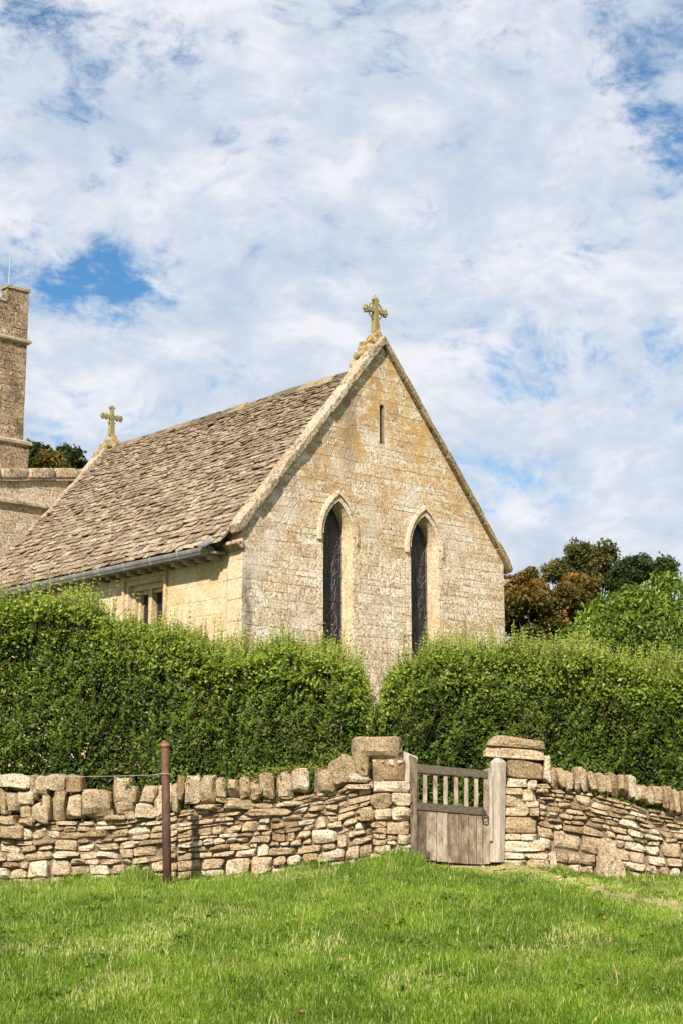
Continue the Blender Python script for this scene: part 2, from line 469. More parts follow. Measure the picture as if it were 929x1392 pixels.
def tag(o, label=None, cat=None, group=None, kind=None):
    if label: o['label'] = label
    if cat: o['category'] = cat
    if group: o['group'] = group
    if kind: o['kind'] = kind
    return o


def thing(name, loc, label, cat, group=None):
    o = bpy.data.objects.new(name, None)
    o.empty_display_size = 0.2
    COL.objects.link(o)
    o.location = loc
    WORLD[o.name] = Vector(loc)
    return tag(o, label, cat, group)


class MB:
    def __init__(s):
        s.v = []; s.f = []; s.t = []

    def add(s, verts, faces, tone=0.5):
        b = len(s.v)
        s.v.extend([tuple(p) for p in verts])
        for f in faces:
            s.f.append(tuple(i + b for i in f)); s.t.append(tone)
        return s

    def box8(s, P, tone=0.5):
        """eight corners: 0-3 bottom loop, 4-7 top loop"""
        return s.add(P, [(3, 2, 1, 0), (4, 5, 6, 7), (0, 1, 5, 4), (1, 2, 6, 5), (2, 3, 7, 6), (3, 0, 4, 7)], tone)

    def box(s, fn, a0, a1, b0, b1, c0, c1, tone=0.5):
        return s.box8([fn(a0, b0, c0), fn(a1, b0, c0), fn(a1, b1, c0), fn(a0, b1, c0), fn(a0, b0, c1), fn(a1, b0, c1), fn(a1, b1, c1), fn(a0, b1, c1)], tone)

    def tube(s, pts, rads, n=8, tone=0.5, cap=True):
        pts = [Vector(p) for p in pts]
        rings = []
        for i, p in enumerate(pts):
            d = (pts[min(i + 1, len(pts) - 1)] - pts[max(i - 1, 0)]).normalized()
            a = d.cross(Vector((0, 0, 1)))
            if a.length < 1e-3: a = d.cross(Vector((1, 0, 0)))
            a.normalize(); b = d.cross(a)
            r = rads[i] if hasattr(rads, '__len__') else rads
            rings.append([p + a * r * math.cos(2 * math.pi * k / n) + b * r * math.sin(2 * math.pi * k / n) for k in range(n)])
        V = [q for r_ in rings for q in r_]
        Fc = []
        for i in range(len(pts) - 1):
            for k in range(n):
                k2 = (k + 1) % n
                Fc.append((i * n + k, i * n + k2, (i + 1) * n + k2, (i + 1) * n + k))
        if cap:
            Fc.append(tuple(range(n))[::-1]); Fc.append(tuple((len(pts) - 1) * n + k for k in range(n)))
        return s.add(V, Fc, tone)

    def build(s, name, mat, parent=None, smooth=False, kind=None):
        return mesh_obj(name, s.v, s.f, mat, parent, s.t, smooth, kind)


# a rounded, slightly uneven block on the unit cube
def _grid_block(ks):
    idx = {}; V = []; Fc = []

    def vid(p):
        if p not in idx:
            idx[p] = len(V); V.append(p)
        return idx[p]
    n = len(ks)
    for ax in range(3):
        for sgn in (-1, 1):
            for i in range(n - 1):
                for j in range(n - 1):
                    q = []
                    for (a, b) in ((i, j), (i + 1, j), (i + 1, j + 1), (i, j + 1)):
                        p = [0, 0, 0]
                        p[ax] = sgn; p[(ax + 1) % 3] = ks[a]; p[(ax + 2) % 3] = ks[b]
                        q.append(vid(tuple(p)))
                    Fc.append(tuple(q) if sgn > 0 else tuple(q[::-1]))
    return np.array(V, dtype=float), Fc


BLK_V, BLK_F = _grid_block([-1, -0.80, -0.28, 0.30, 0.80, 1])
BLS_V, BLS_F = _grid_block([-1, 0.0, 1])
_bc = [0]


def block(rnd=0.2, nz=0.10, small=False):
    """verts of a rounded block in [-1,1]^3 and its faces"""
    V = (BLS_V if small else BLK_V).copy()
    _bc[0] += 1
    ne = (np.abs(V) > 0.97).sum(axis=1)
    V = np.where((ne == 3)[:, None], V * (1 - rnd), V)
    V = np.where((ne == 2)[:, None], V * (1 - rnd * 0.45), V)
    off = np.array([_bc[0] * 3.7, _bc[0] * 1.9, 0])
    rc_ = random.Random(_bc[0])
    for _ in range(7 if nz > .08 else 4):
        nrm = np.array([rc_.uniform(-1, 1), rc_.uniform(-1, .3), rc_.uniform(-1, 1)])
        ax = rc_.randrange(3); nrm[ax] *= .25
        nrm /= np.linalg.norm(nrm)
        pr = V @ nrm
        lim = pr.max() * (1 - rc_.uniform(.05, .10 + nz * 1.5))
        V = V - np.maximum(pr - lim, 0)[:, None] * nrm
    for k in range(3):
        V[:, k] += (vnoise(V + off, 1.1, 3 + k) - 0.5) * nz * 1.9 + (vnoise(V + off, 3.0, 13 + k) - 0.5) * nz * 1.0
    return V, (BLS_F if small else BLK_F)


def tri_interp(V, P):
    """map [-1,1]^3 into the hexahedron P: P[xi][yi][zi]"""
    a = (V[:, 0:1] + 1) / 2; b = (V[:, 1:2] + 1) / 2; c = (V[:, 2:3] + 1) / 2
    out = 0
    for i in (0, 1):
        for j in (0, 1):
            for k in (0, 1):
                out = out + np.array(P[i][j][k]) * (a if i else 1 - a) * (b if j else 1 - b) * (c if k else 1 - c)
    return out


# ================================================================== TERRAIN
def ground_z(x, y):
    x = np.asarray(x, dtype=float); y = np.asarray(y, dtype=float)
    zw = np.interp(x, [-12, -4.2, -2.2, -0.5, 0.55, 0.9, 1.3, 1.8, 2.0, 2.6, 4.2, 12], [0.62, 0.715, 0.755, 0.84, 0.97, 0.98, 0.93, 0.93, 0.965, 0.87, 0.75, 0.66])
    t_ = np.clip((y - 9.0) / (18.7 - 9.0), 0, 1)
    prof = np.sin(t_ * math.pi / 2) ** 1.5
    z = zw * prof
    far = np.clip((y - 19.2) / 1.0, 0, 1)
    z = z * (1 - far) + (1.15) * far
    return z


def ground_full(x, y):
    z = ground_z(x, y)
    P = np.stack([np.asarray(x, float), np.asarray(y, float), np.zeros(np.shape(x))], -1).reshape(-1, 3)
    b = (vnoise(P, 0.9, 1) - .5) * 0.07 + (vnoise(P, 3.1, 2) - .5) * 0.035
    b = b.reshape(np.shape(x))
    fade = np.clip((np.asarray(y) - 6) / 4, 0, 1) * np.clip((24 - np.asarray(y)) / 4, 0, 1)
    return z + b * fade


def dirt_amt(x, y):
    P = np.stack([x, y, np.zeros(np.shape(x))], -1).reshape(-1, 3)
    n = vnoise(P, 3.0, 5).reshape(np.shape(x)) * .6 + vnoise(P, 9.0, 6).reshape(np.shape(x)) * .4
    pathy = 18.35 - 1.65 * (x - 1.75)
    d1 = np.exp(-(((x - 1.95) / 0.52) ** 2 + ((y - 18.3) / 0.42) ** 2)) * 1.5
    d2 = np.exp(-(((y - pathy) / 0.95) ** 2)) * ((x > 1.4) & (x < 8)) * 0.78
    d3 = np.exp(-(((x + 0.25) / 0.35) ** 2 + ((y - 18.45) / 0.10) ** 2)) * 0.9
    d4 = np.exp(-(((x - 1.25) / 0.45) ** 2 + ((y - 18.65) / 0.12) ** 2)) * 1.0
    d = np.maximum.reduce([d1, d2, d3, d4])
    return np.clip((d + (n - .5) * 1.6 * (d > .05) - 0.42) * 2.4, 0, 1)


xs = np.concatenate([np.linspace(-900, -30, 10), np.linspace(-25, -8.5, 10), np.linspace(-8, 8, 161), np.linspace(8.5, 25, 10), np.linspace(30, 900, 10)])
ys = np.concatenate([np.linspace(-300, -10, 8), np.linspace(-5, 9, 10), np.linspace(9.4, 20.4, 120), np.linspace(21, 60, 14), np.linspace(80, 1500, 12)])
GX, GY = np.meshgrid(xs, ys)
GZ = ground_full(GX, GY)
V = np.stack([GX, GY, GZ], -1).reshape(-1, 3)
nx, ny = len(xs), len(ys)
ii = (np.arange(ny - 1)[:, None] * nx + np.arange(nx - 1)[None, :]).ravel()
Fq = np.stack([ii, ii + 1, ii + 1 + nx, ii + nx], -1)
cx = V[Fq, 0].mean(1); cy = V[Fq, 1].mean(1)
go = fast_mesh('ground', V, Fq, 4, M['ground'], tone=dirt_amt(cx, cy), smooth=True)
tag(go, 'gently rising meadow ground with a worn earthy track towards the gate', kind='structure')

# ================================================================== CHURCH
P0 = Vector((-1.615, 24.93, EYE))
G = Vector((0.751, 0.660, 0)); L = Vector((-0.660, 0.751, 0)); UP = Vector((0, 0, 1))


def CW(s, t, z):
    return P0 + G * s + L * t + UP * z


W_, HALF = 6.26, 3.13
SL = 1.18
ZTOP = 8.50        # coping top at the apex, above eye level
CO_T = 0.17
church = thing('stone_church', CW(HALF, 4.4, -0.45), 'old limestone church with stone-slated chancel, lancet windows and a tower behind the hedge', 'church')


def arch_pts(c, a, zs, za, zb, n=7):
    """outline of a lancet: bottom left, up, over the point, down to bottom right"""
    h = za - zs
    cc = (h * h - a * a) / (2 * a)
    Rr = a + cc
    pts = [(c - a, zb)]
    for i in range(n + 1):
        y = h * math.sin(math.pi / 2 * i / n) if False else h * i / n
        x = math.sqrt(max(Rr * Rr - y * y, 0)) - cc
        pts.append((c - x, zs + y))
    for i in range(n - 1, -1, -1):
        y = h * i / n
        x = math.sqrt(max(Rr * Rr - y * y, 0)) - cc
        pts.append((c + x, zs + y))
    pts.append((c + a, zb))
    return pts


def arch_half(z, a, zs, za):
    if z <= zs: return a
    if z >= za: return 0
    h = za - zs
    cc = (h * h - a * a) / (2 * a)
    y = z - zs
    return max(math.sqrt(max((a + cc) ** 2 - y * y, 0)) - cc, 0)


WINS = [(2.07, 4.70, 5.31), (4.16, 4.70, 5.31)]
A_OUT, A_IN, Z_SILL = 0.345, 0.30, 2.45
outer = [(0, -1.2), (W_, -1.2), (W_, ZTOP - CO_T - SL * HALF), (HALF, ZTOP - CO_T), (0, ZTOP - CO_T - SL * HALF)]
slit = [(3.075, 6.50), (3.165, 6.50), (3.165, 7.20), (3.075, 7.20)]
holes_ = [arch_pts(c, A_OUT, zs, za, Z_SILL) for c, zs, za in WINS] + [[(3.07, 6.49), (3.17, 6.49), (3.17, 7.21), (3.07, 7.21)]]
loops = [outer] + holes_
flat = [p for lp in loops for p in lp]
tris = tessellate_polygon([[Vector((p[0], p[1], 0)) for p in lp] for lp in loops])
mb = MB()
mb.add([CW(s, 0, z) for s, z in flat], [tuple(tr) for tr in tris])
# back face and sides of the wall
mb.add([CW(s, 0.42, z) for s, z in outer], [(4, 3, 2, 1, 0)])
n = len(outer)
vv = [CW(s, 0, z) for s, z in outer] + [CW(s, 0.42, z) for s, z in outer]
mb.add(vv, [(i, i + n, (i + 1) % n + n, (i + 1) % n) for i in range(n)])
gable = mb.build('gable_wall', M['mortar'], church)
# splayed reveals
mb = MB()
for (c, zs, za) in WINS:
    o_ = arch_pts(c, A_OUT, zs, za, Z_SILL); i_ = arch_pts(c, A_IN, zs, za - 0.05, Z_SILL + 0.1)
    mid = arch_pts(c, A_OUT - 0.04, zs, za - 0.035, Z_SILL + .06)
    k = len(o_)
    vs = [CW(s, 0.001, z) for s, z in o_] + [CW(s, 0.11, z) for s, z in mid] + [CW(s, 0.23, z) for s, z in i_] + [CW(s, 0.30, z) for s, z in i_]
    fs = []
    for r_ in range(3):
        fs = []
        for i in range(k):
            j = (i + 1) % k
            fs.append((r_ * k + i, r_ * k + j, (r_ + 1) * k + j, (r_ + 1) * k + i))
        if r_ == 0: mb.add(vs, fs, .55)
        else: mb.add(vs, fs, (.25, 1.0, 1.0)[r_])
mb.build('window_reveal', M['dress'], church)
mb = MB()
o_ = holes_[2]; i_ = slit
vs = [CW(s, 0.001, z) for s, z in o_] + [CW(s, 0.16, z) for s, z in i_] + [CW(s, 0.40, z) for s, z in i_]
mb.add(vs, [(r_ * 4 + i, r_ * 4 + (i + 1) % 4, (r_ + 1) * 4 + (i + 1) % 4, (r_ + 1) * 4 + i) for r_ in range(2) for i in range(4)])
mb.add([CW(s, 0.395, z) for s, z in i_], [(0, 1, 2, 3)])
mb.build('slit_opening', M['core'], church)  # slit sides and back coloured dark, painting in the shade of the recess


# wall facing stones -----------------------------------------------------------
def plate(P4, fn, h, joint=0.004, chamf=0.012, rr=random):
    """an irregular eight-cornered facing stone over the quad P4 in (s,z)"""
    (a, b, c_, d) = [Vector((p[0], p[1])) for p in P4]
    cen = (a + b + c_ + d) / 4
    ring = []
    for (p, q) in ((a, b), (b, c_), (c_, d), (d, a)):
        e = (q - p); ln = e.length
        if ln < 1e-4: e = Vector((1e-4, 0)); ln = 1e-4
        k = min(0.035, ln * 0.22) * rr.uniform(0.4, 1.2) / ln
        ring.append(p + e * k); ring.append(q - e * k * rr.uniform(0.6, 1.3))
    out = []; inn = []
    tilt1, tilt2 = rr.uniform(-.5, .5) * h, rr.uniform(-.4, .4) * h
    for p in ring:
        dd = (cen - p); m_ = dd.length + 1e-6
        j = joint * rr.uniform(0.3, 1.5)
        po = p + dd / m_ * j
        pi = p + dd / m_ * (j + chamf * rr.uniform(.7, 1.4))
        out.append(po); inn.append((pi, h + tilt1 * (1 if pi.x > cen.x else -1) + tilt2 * (1 if pi.y > cen.y else -1)))
    V_ = [fn(p.x, 0.004, p.y) for p in out] + [fn(p.x, -hh, p.y) for p, hh in inn]
    F_ = [(i, (i + 1) % 8, (i + 1) % 8 + 8, i + 8) for i in range(8)] + [tuple(range(8, 16))]
    return V_, F_


def facing(rows, limit_fn, fn, wmin, wmax, hgt, rr):
    """rows: list of z edges; limit_fn(z0,z1) -> list of ((l0,l1),(r0,r1)) free spans"""
    out = []
    for z0, z1 in zip(rows[:-1], rows[1:]):
        for (l0, l1), (r0, r1) in limit_fn(z0, z1):
            width = min(r0, r1) - max(l0, l1)
            total = max(r0 - l0, r1 - l1)
            if total < 0.05: continue
            k = max(1, round(width / rr.uniform(wmin * 1.05, wmax * .8))) if width > 0 else 1
            cuts = [0] + sorted((i + rr.uniform(-.42, .42)) / k for i in range(1, k)) + [1]
            for i in range(k):
                a, b = cuts[i], cuts[i + 1]
                jj = rr.uniform(-.012, .012) if i else 0
                q = [(l0 + (r0 - l0) * a, z0), (l0 + (r0 - l0) * b, z0), (l1 + (r1 - l1) * b, z1), (l1 + (r1 - l1) * a, z1)]
                if k > 1 and z1 - z0 > 0.15 and rr.random() < .12:     # a tall slot split into two thin stones
                    zm = z0 + (z1 - z0) * rr.uniform(.4, .6)
                    m0 = (q[0][0] + q[3][0]) / 2; m1 = (q[1][0] + q[2][0]) / 2
                    out.append(plate([q[0], q[1], (m1, zm), (m0, zm)], fn, hgt * rr.uniform(.4, 1.3), rr=rr))
                    out.append(plate([(m0, zm), (m1, zm), q[2], q[3]], fn, hgt * rr.uniform(.4, 1.3), rr=rr))
                else:
                    out.append(plate(q, fn, hgt * rr.uniform(.3, 1.4), rr=rr))
    return out


def gable_limits(z0, z1):
    def l(z): return max(0.02, HALF - (ZTOP - CO_T - z) / SL + 0.01) if z > ZTOP - CO_T - SL * HALF else 0.02
    def rgt(z): return W_ - l(z)
    gaps = []
    for (c, zs, za) in WINS:
        if z1 < Z_SILL - .1: continue
        h0 = max(arch_half(z0, A_OUT + .12, zs, za + .17), arch_half(z1, A_OUT + .12, zs, za + .17))
        if h0 > 0: gaps.append((c - arch_half(z0, A_OUT + .12, zs, za + .17), c - arch_half(z1, A_OUT + .12, zs, za + .17), c + arch_half(z0, A_OUT + .12, zs, za + .17), c + arch_half(z1, A_OUT + .12, zs, za + .17)))
    if z1 > 6.46 and z0 < 7.24: gaps.append((3.05, 3.05, 3.20, 3.20))
    gaps.sort()
    spans = []; cur = (l(z0), l(z1))
    for g in gaps:
        spans.append((cur, (g[0], g[1]))); cur = (g[2], g[3])
    spans.append((cur, (rgt(z0), rgt(z1))))
    return spans


def rows_between(z0, z1, h0, h1, rr):
    out = [z0]
    while out[-1] < z1 - h0: out.append(out[-1] + rr.uniform(h0, h1))
    out[-1] = z1
    return out


def emit_pieces(pieces, name, mat, parent, rr, stuff_name, limit=300, key=None, tones=None):
    order = sorted(range(len(pieces)), key=lambda i: key(pieces[i]))
    mb_ = MB()
    for r_, i in enumerate(order):
        V_, F_ = pieces[i]
        tn = tones[i] if tones else min(max(rr.gauss(.5, .2), 0), 1)
        if r_ < limit:
            mesh_obj(name, V_, F_, mat, parent, tn)
        else:
            mb_.add(V_, F_, tn)
    if mb_.v: mb_.build(stuff_name, mat, parent, kind='stuff')


CAMP = Vector((0, 0, EYE))


def piece_size(pc):
    V_ = np.array([tuple(v) for v in pc[0]])
    c = V_.mean(0)
    d = np.linalg.norm(c - np.array(CAMP))
    ext = V_.max(0) - V_.min(0)
    hidden = 5 if c[2] < EYE + 2.0 else 1
    return -(np.hypot(ext[0], ext[1]) * ext[2]) / d ** 2 / hidden


rr = random.Random(5)
pcs = facing(rows_between(1.2, ZTOP - CO_T - .02, .09, .22, rr), gable_limits, CW, .15, .70, 0.0042, rr)
emit_pieces(pcs, 'stone', M['gable'], gable, rr, 'small_wall_stones', 298, piece_size)

# dressed surrounds of the lancets: jamb stones and arch stones, then the hood mould
win_objs = []
for (c, zs, za) in WINS:
    for sg in (-1, 1):
        z = Z_SILL
        while z < zs - .05:
            z2 = min(z + rr.uniform(.26, .42), zs)
            q = [(c + sg * (A_OUT - .001), z), (c + sg * (A_OUT + .12), z), (c + sg * (A_OUT + .12), z2), (c + sg * (A_OUT - .001), z2)]
            if sg < 0: q = [q[1], q[0], q[3], q[2]]
            V_, F_ = plate(q, CW, .006, .004, .008, rr)
            mesh_obj('jamb_stone', V_, F_, M['gable'], gable, rr.uniform(.3, .8))
            z = z2
    inn = arch_pts(c, A_OUT - .001, zs, za, zs)[1:-1]; out = arch_pts(c, A_OUT + .12, zs, za + .17, zs)[1:-1]
    k = len(inn)
    for i in range(0, k - 1, 2):
        j = min(i + 2, k - 1)
        V_ = []
        for q in range(i, j + 1): V_ += [CW(*[inn[q][0], -.016, inn[q][1]]), CW(out[q][0], -.008, out[q][1]), CW(inn[q][0], .004, inn[q][1]), CW(out[q][0], .004, out[q][1])]
        m_ = j - i
        F_ = [(4 * q, 4 * q + 4, 4 * q + 5, 4 * q + 1) for q in range(m_)] + [(4 * q + 2, 4 * q + 6, 4 * q + 4, 4 * q) for q in range(m_)] + [(4 * q + 1, 4 * q + 5, 4 * q + 7, 4 * q + 3) for q in range(m_)]
        mesh_obj('arch_stone', V_, F_, M['gable'], gable, rr.uniform(.3, .8))
    # hood mould
    a1 = arch_pts(c, A_OUT + .075, zs - .02, za + .115, zs - .12); a2 = arch_pts(c, A_OUT + .135, zs - .02, za + .19, zs - .12)
    k = len(a1)
    V_ = []
    for q in range(k):
        V_ += [CW(a1[q][0], -.014, a1[q][1]), CW(a1[q][0], -.048, a1[q][1]), CW(a2[q][0], -.034, a2[q][1]), CW(a2[q][0], .004, a2[q][1])]
    F_ = []
    for q in range(k - 1):
        for e in range(4):
            F_.append((4 * q + e, 4 * q + (e + 1) % 4, 4 * q + 4 + (e + 1) % 4, 4 * q + 4 + e))
    F_ += [(0, 3, 2, 1), (4 * k - 4, 4 * k - 3, 4 * k - 2, 4 * k - 1)]
    mesh_obj('hood_mould', V_, F_, M['gable'], church, .45)
    # pane and leading
    i_ = arch_pts(c, A_IN, zs, za - 0.05, Z_SILL + .1)
    win = mesh_obj('window', [CW(s, .25, z) for s, z in i_], [tuple(range(len(i_)))], M['glass'], church)
    mb = MB()
    z = Z_SILL + .3
    while z < za - .3:
        hw = arch_half(z, A_IN, zs, za - .05)
        mb.tube([CW(c - hw, .235, z), CW(c + hw, .235, z)], .0045, 5, .3); z += .42
    for sg in (-1, 1):
        mb.tube([CW(c + sg * (A_IN - .035), .24, Z_SILL + .1), CW(c + sg * (A_IN - .035), .24, zs)] + [CW(c + sg * max(arch_half(zq, A_IN, zs, za - .05) - .035, 0), .24, zq) for zq in np.linspace(zs + .1, za - .2, 4)], .005, 4, .9)
    mb.build('saddle_bar', M['lead'], win)
    mb = MB()
    for i in range(105):   # wandering leads round the painted figures
        z = rr.uniform(Z_SILL + .3, za - .45); x = rr.gauss(.02, .11)
        pts = []
        ang = rr.gauss(math.pi / 2, .5)
        for q in range(rr.randint(4, 9)):
            hw = arch_half(z, A_IN, zs, za - .05) - .03
            if z > za - .2: break
            x = max(min(x, hw), -hw)
            pts.append(CW(c + x, .243, z))
            ang += rr.gauss(0, .55)
            x += .05 * math.cos(ang); z += .06 * math.sin(ang)
        if len(pts) > 2: mb.tube(pts, rr.uniform(.0018, .0036), 4, rr.uniform(.2, .9))
    mb.build('lead_tracery', M['lead'], win)

# corner quoin stones on the return of the gable parapet (south side, t 0..0.4)
def SW(t, d, z):          # south wall: t along the nave, d outwards (negative = out), matches the plate() convention
    return CW(0.0 + d, t, z)


# south wall -------------------------------------------------------------------
mb = MB()
wt0, wt1, wz = 2.28, 3.36, 3.98      # window opening
poly = [(0.42, -1.2), (9.05, -1.2), (9.05, 4.40), (0.42, 4.40)]
hole = [(wt0, 2.3), (wt1, 2.3), (wt1, wz), (wt0, wz)]
tr = tessellate_polygon([[Vector((*p, 0)) for p in poly], [Vector((*p, 0)) for p in hole]])
mb.add([CW(0.02, t_, z) for t_, z in poly + hole], [tuple(q) for q in tr])
mb.add([CW(0.45, t_, z) for t_, z in poly], [(0, 1, 2, 3)])
mb.box(CW, W_ - .45, W_ - .02, .42, 9.05, -1.2, 4.4)
south = mb.build('side_wall', M['ashlar'], church)


def south_limits(z0, z1):
    sp_ = [((0.43, .43), (9.0, 9.0))]
    if z1 > 2.3 and z0 < wz + .02: sp_ = [((.43, .43), (wt0 - .01, wt0 - .01)), ((wt1 + .01, wt1 + .01), (9.0, 9.0))]
    return sp_


def SWf(t, d, z): return CW(0.02 + d, t, z)


pcs = facing(rows_between(1.6, wz + .02, .20, .32, rr) + [4.36], south_limits, SWf, .35, .75, 0.005, rr)
pcs = [p for p in pcs]
for V_, F_ in pcs: mesh_obj('stone', V_, [f[::-1] for f in F_], M['ashlar'], south, rr.uniform(.1, .9))
# return of the gable wall: quoins
z = 1.2
while z < 4.3:
    z2 = min(z + rr.uniform(.22, .36), 4.42)
    V_, F_ = plate([(0.015, z), (.41, z), (.41, z2), (.015, z2)], lambda t, d, zz_: CW(d, t, zz_), .004, .006, .01, rr)
    mesh_obj('quoin', V_, [f[::-1] for f in F_], M['ashlar'], gable, rr.uniform(.4, .7))
    z = z2

# south window: moulded square-headed frame with two lights
sw = mesh_obj('window', [CW(.24, wt0, 2.3), CW(.24, wt1, 2.3), CW(.24, wt1, wz), CW(.24, wt0, wz)], [(0, 1, 2, 3)], M['glass'], church)
mb = MB()
for (o0, o1, d0, d1) in ((0.14, 0.085, -.055, .06), (0.085, 0.0, -.005, .10), (0.0, -0.10, .08, .16), (-0.10, -0.17, .15, .22)):
    # nested frames: o0 outer offset, o1 inner offset
    a0, a1, b1 = wt0 - o0, wt1 + o0, wz + o0
    c0, c1, e1 = wt0 - o1, wt1 + o1, wz + o1
    mb.box(lambda t, d, z: CW(.02 + d, t, z), a0, c0, d0, d1 + .05, 2.3, b1)
    mb.box(lambda t, d, z: CW(.02 + d, t, z), c1, a1, d0, d1 + .05, 2.3, b1)
    mb.box(lambda t, d, z: CW(.02 + d, t, z), c0, c1, d0, d1 + .05, e1, b1 - .002)
mb.build('frame', M['dress'], sw)
mb = MB()
tm = (wt0 + wt1) / 2
mb.box(lambda t, d, z: CW(.02 + d, t, z), tm - .05, tm + .05, .10, .24, 2.3, wz - .1)
mb.build('mullion', M['dress'], sw)

# coping -----------------------------------------------------------------------
def coping_run(side, t0, t1, ztop, thick, s_tip, mat, seed, jit=.012, nseg=8, par=church, label=None):
    r_ = random.Random(seed)
    tot = HALF - s_tip
    cuts = [0] + sorted((i + r_.uniform(-.2, .2)) / nseg for i in range(1, nseg)) + [1]
    for i in range(nseg):
        sa, sb = cuts[i] * tot + .002, cuts[i + 1] * tot - .002
        dz = r_.uniform(-jit, jit); dt = r_.uniform(-jit, jit)
        P = [[[None] * 2 for _ in range(2)] for _ in range(2)]
        for xi, q in enumerate((sa, sb)):
            s_ = HALF - q if side < 0 else HALF + q
            zt = ztop - SL * q + dz
            sh_ = 0.0
            if i == nseg - 1 and xi == 1: sh_ = thick * .35
            for yi, tt in enumerate((t0, t1)):
                P[xi][yi][1] = CW(s_, tt + dt, zt)
                P[xi][yi][0] = CW(s_ + (sh_ if side < 0 else -sh_), tt + dt, zt - thick + (sh_ * .4))
        if side > 0: P = [P[1], P[0]]
        P = [P[0][::1], P[1]]
        Vb, Fb = block(.03, .035)
        mesh_obj('coping_stone', tri_interp(Vb, P), Fb, mat, par, r_.uniform(.3, .7))


coping_run(-1, -.10, .21, ZTOP, .155, -.15, M['coping'], 1)
coping_run(1, -.09, .21, ZTOP, .15, -.18, M['copedark'], 2)
coping_run(-1, 8.84, 9.10, ZTOP - .30, .28, -.2, M['string'], 3)
coping_run(1, 8.84, 9.10, ZTOP - .30, .28, -.2, M['string'], 4)
for s0 in (-.16, W_ - .02):
    Vb, Fb = block(.12, .05)
    P = [[[CW(s0 + xi * .18, -.04 + yi * .40, 4.20 + zi * .16 - (0.1 if (xi == (1 if s0 > 0 else 0)) and zi == 0 else 0) * -1) for zi in (0, 1)] for yi in (0, 1)] for xi in (0, 1)]
    mesh_obj('kneeler', tri_interp(Vb, P), Fb, M['coping'], church, .4, True)


def lump(name, s0, s1, t0, t1, z0, z1, mat, parent, rnd=.3, nz=.12, taper=1.0, tone=.5):
    Vb, Fb = block(rnd, nz)
    k = np.where(Vb[:, 2:3] > 0, taper, 1.0)
    Vb[:, :2] *= k
    P = [[[CW((s0, s1)[a], (t0, t1)[b], (z0, z1)[c]) for c in (0, 1)] for b in (0, 1)] for a in (0, 1)]
    return mesh_obj(name, tri_interp(Vb, P), Fb, mat, parent, tone, name == 'cross_bud')


# saddle stones + crosses
def saddle(t0, z):
    r_ = random.Random(int(t0 * 10) + 4)
    sd = lump('saddle_stone', HALF - .25, HALF + .21, t0 - .03, t0 + .40, z - .46, z + .0, M['saddle'], church, .3, .18, .50)
    for (ds, dt, dz, a, b) in ((-.27, .22, -.40, .12, .13), (-.17, .26, -.24, .10, .12), (-.10, .10, -.12, .09, .10), (.02, .12, .0, .10, .13), (.10, .05, -.14, .09, .10), (.17, .10, -.27, .07, .08), (-.32, .34, -.54, .09, .09), (.0, .0, -.16, .07, .10)):
        lump('crocket', HALF + ds - a, HALF + ds + a, t0 + dt - a, t0 + dt + a, z + dz - b, z + dz + b, M['saddle'], sd, .4, .25, .75, r_.uniform(.2, .9))
    return sd


def cross(tc_, zb, H, ring, tall=0):
    c = mesh_obj('cross', *(lambda: (lambda m: (m.v, m.f))(MB().box8([CW(HALF - .06, tc_ - .06, zb), CW(HALF + .06, tc_ - .06, zb), CW(HALF + .06, tc_ + .06, zb), CW(HALF - .06, tc_ + .06, zb),
         CW(HALF - .032, tc_ - .035, zb + H), CW(HALF + .032, tc_ - .035, zb + H), CW(HALF + .032, tc_ + .035, zb + H), CW(HALF - .032, tc_ + .035, zb + H)])))(), M['cross'], church, .5)
    za = zb + H * .66
    AR = .235
    mb = MB(); mb.box(CW, HALF - AR, HALF + AR, tc_ - .030, tc_ + .032, za - .034, za + .034)
    mb.build('arm', M['cross'], c)
    ends = [(-AR, 0), (AR, 0), (0, H - (za - zb))]
    for (ds, dz) in ends:
        for (a, b, r_) in ((ds * 1.10, dz * 1.10, .032), (ds + (0 if ds else -.045), dz + (.045 if ds else 0), .030), (ds + (0 if ds else .045), dz - (.045 if ds else 0), .030)):
            if not ring: r_ *= .9
            lump('cross_bud', HALF + a - r_, HALF + a + r_, tc_ - r_ * .9, tc_ + r_ * .9, za + b - r_, za + b + r_, M['cross'], c, .45, .08)
    if ring:
        mb = MB()
        Rr = .165
        pts = [CW(HALF + Rr * math.cos(a), tc_, za + Rr * math.sin(a)) for a in np.linspace(0, 2 * math.pi, 25)]
        mb.tube(pts, .016, 6, .4, False)
        mb.build('ring', M['cross'], c, True)
    else:
        for dz in (-.13,):
            lump('cross_bud', HALF - .085, HALF + .085, tc_ - .03, tc_ + .03, za + dz - .022, za + dz + .022, M['cross'], c, .3, .05)
        for ds in (-.14, .14):
            lump('cross_bud', HALF + ds - .022, HALF + ds + .022, tc_ - .03, tc_ + .03, za - .075, za + .075, M['cross'], c, .3, .05)
    if tall:
        mb = MB(); mb.tube([CW(HALF, tc_, zb + H), CW(HALF, tc_, zb + H + tall)], .006, 5); mb.build('spike', M['iron'], c)


saddle(0.02, ZTOP + .06)
cross(0.17, ZTOP + .12, .62, True, .10)
saddle(8.78, ZTOP - .30)
cross(8.95, ZTOP - .20, .64, False)

# roof ---------------------------------------------------------------------------
PH = R(46.9)
S_E, Z_E = -0.29, 4.35


def roofpt(q, t, h, side=-1):
    """q up the slope from the eaves, t along, h above the plane"""
    s_ = S_E + q * math.cos(PH) - h * math.sin(PH)
    z = Z_E + q * math.sin(PH) + h * math.cos(PH)
    P = Vector((s_, z))
    # gentle sag of the old timbers
    z -= .035 * math.sin(math.pi * min(max((t - .3) / 8.5, 0), 1)) * math.sin(math.pi * min(q / 5.1, 1))
    if side > 0: s_ = W_ - s_
    return CW(s_, t, z)


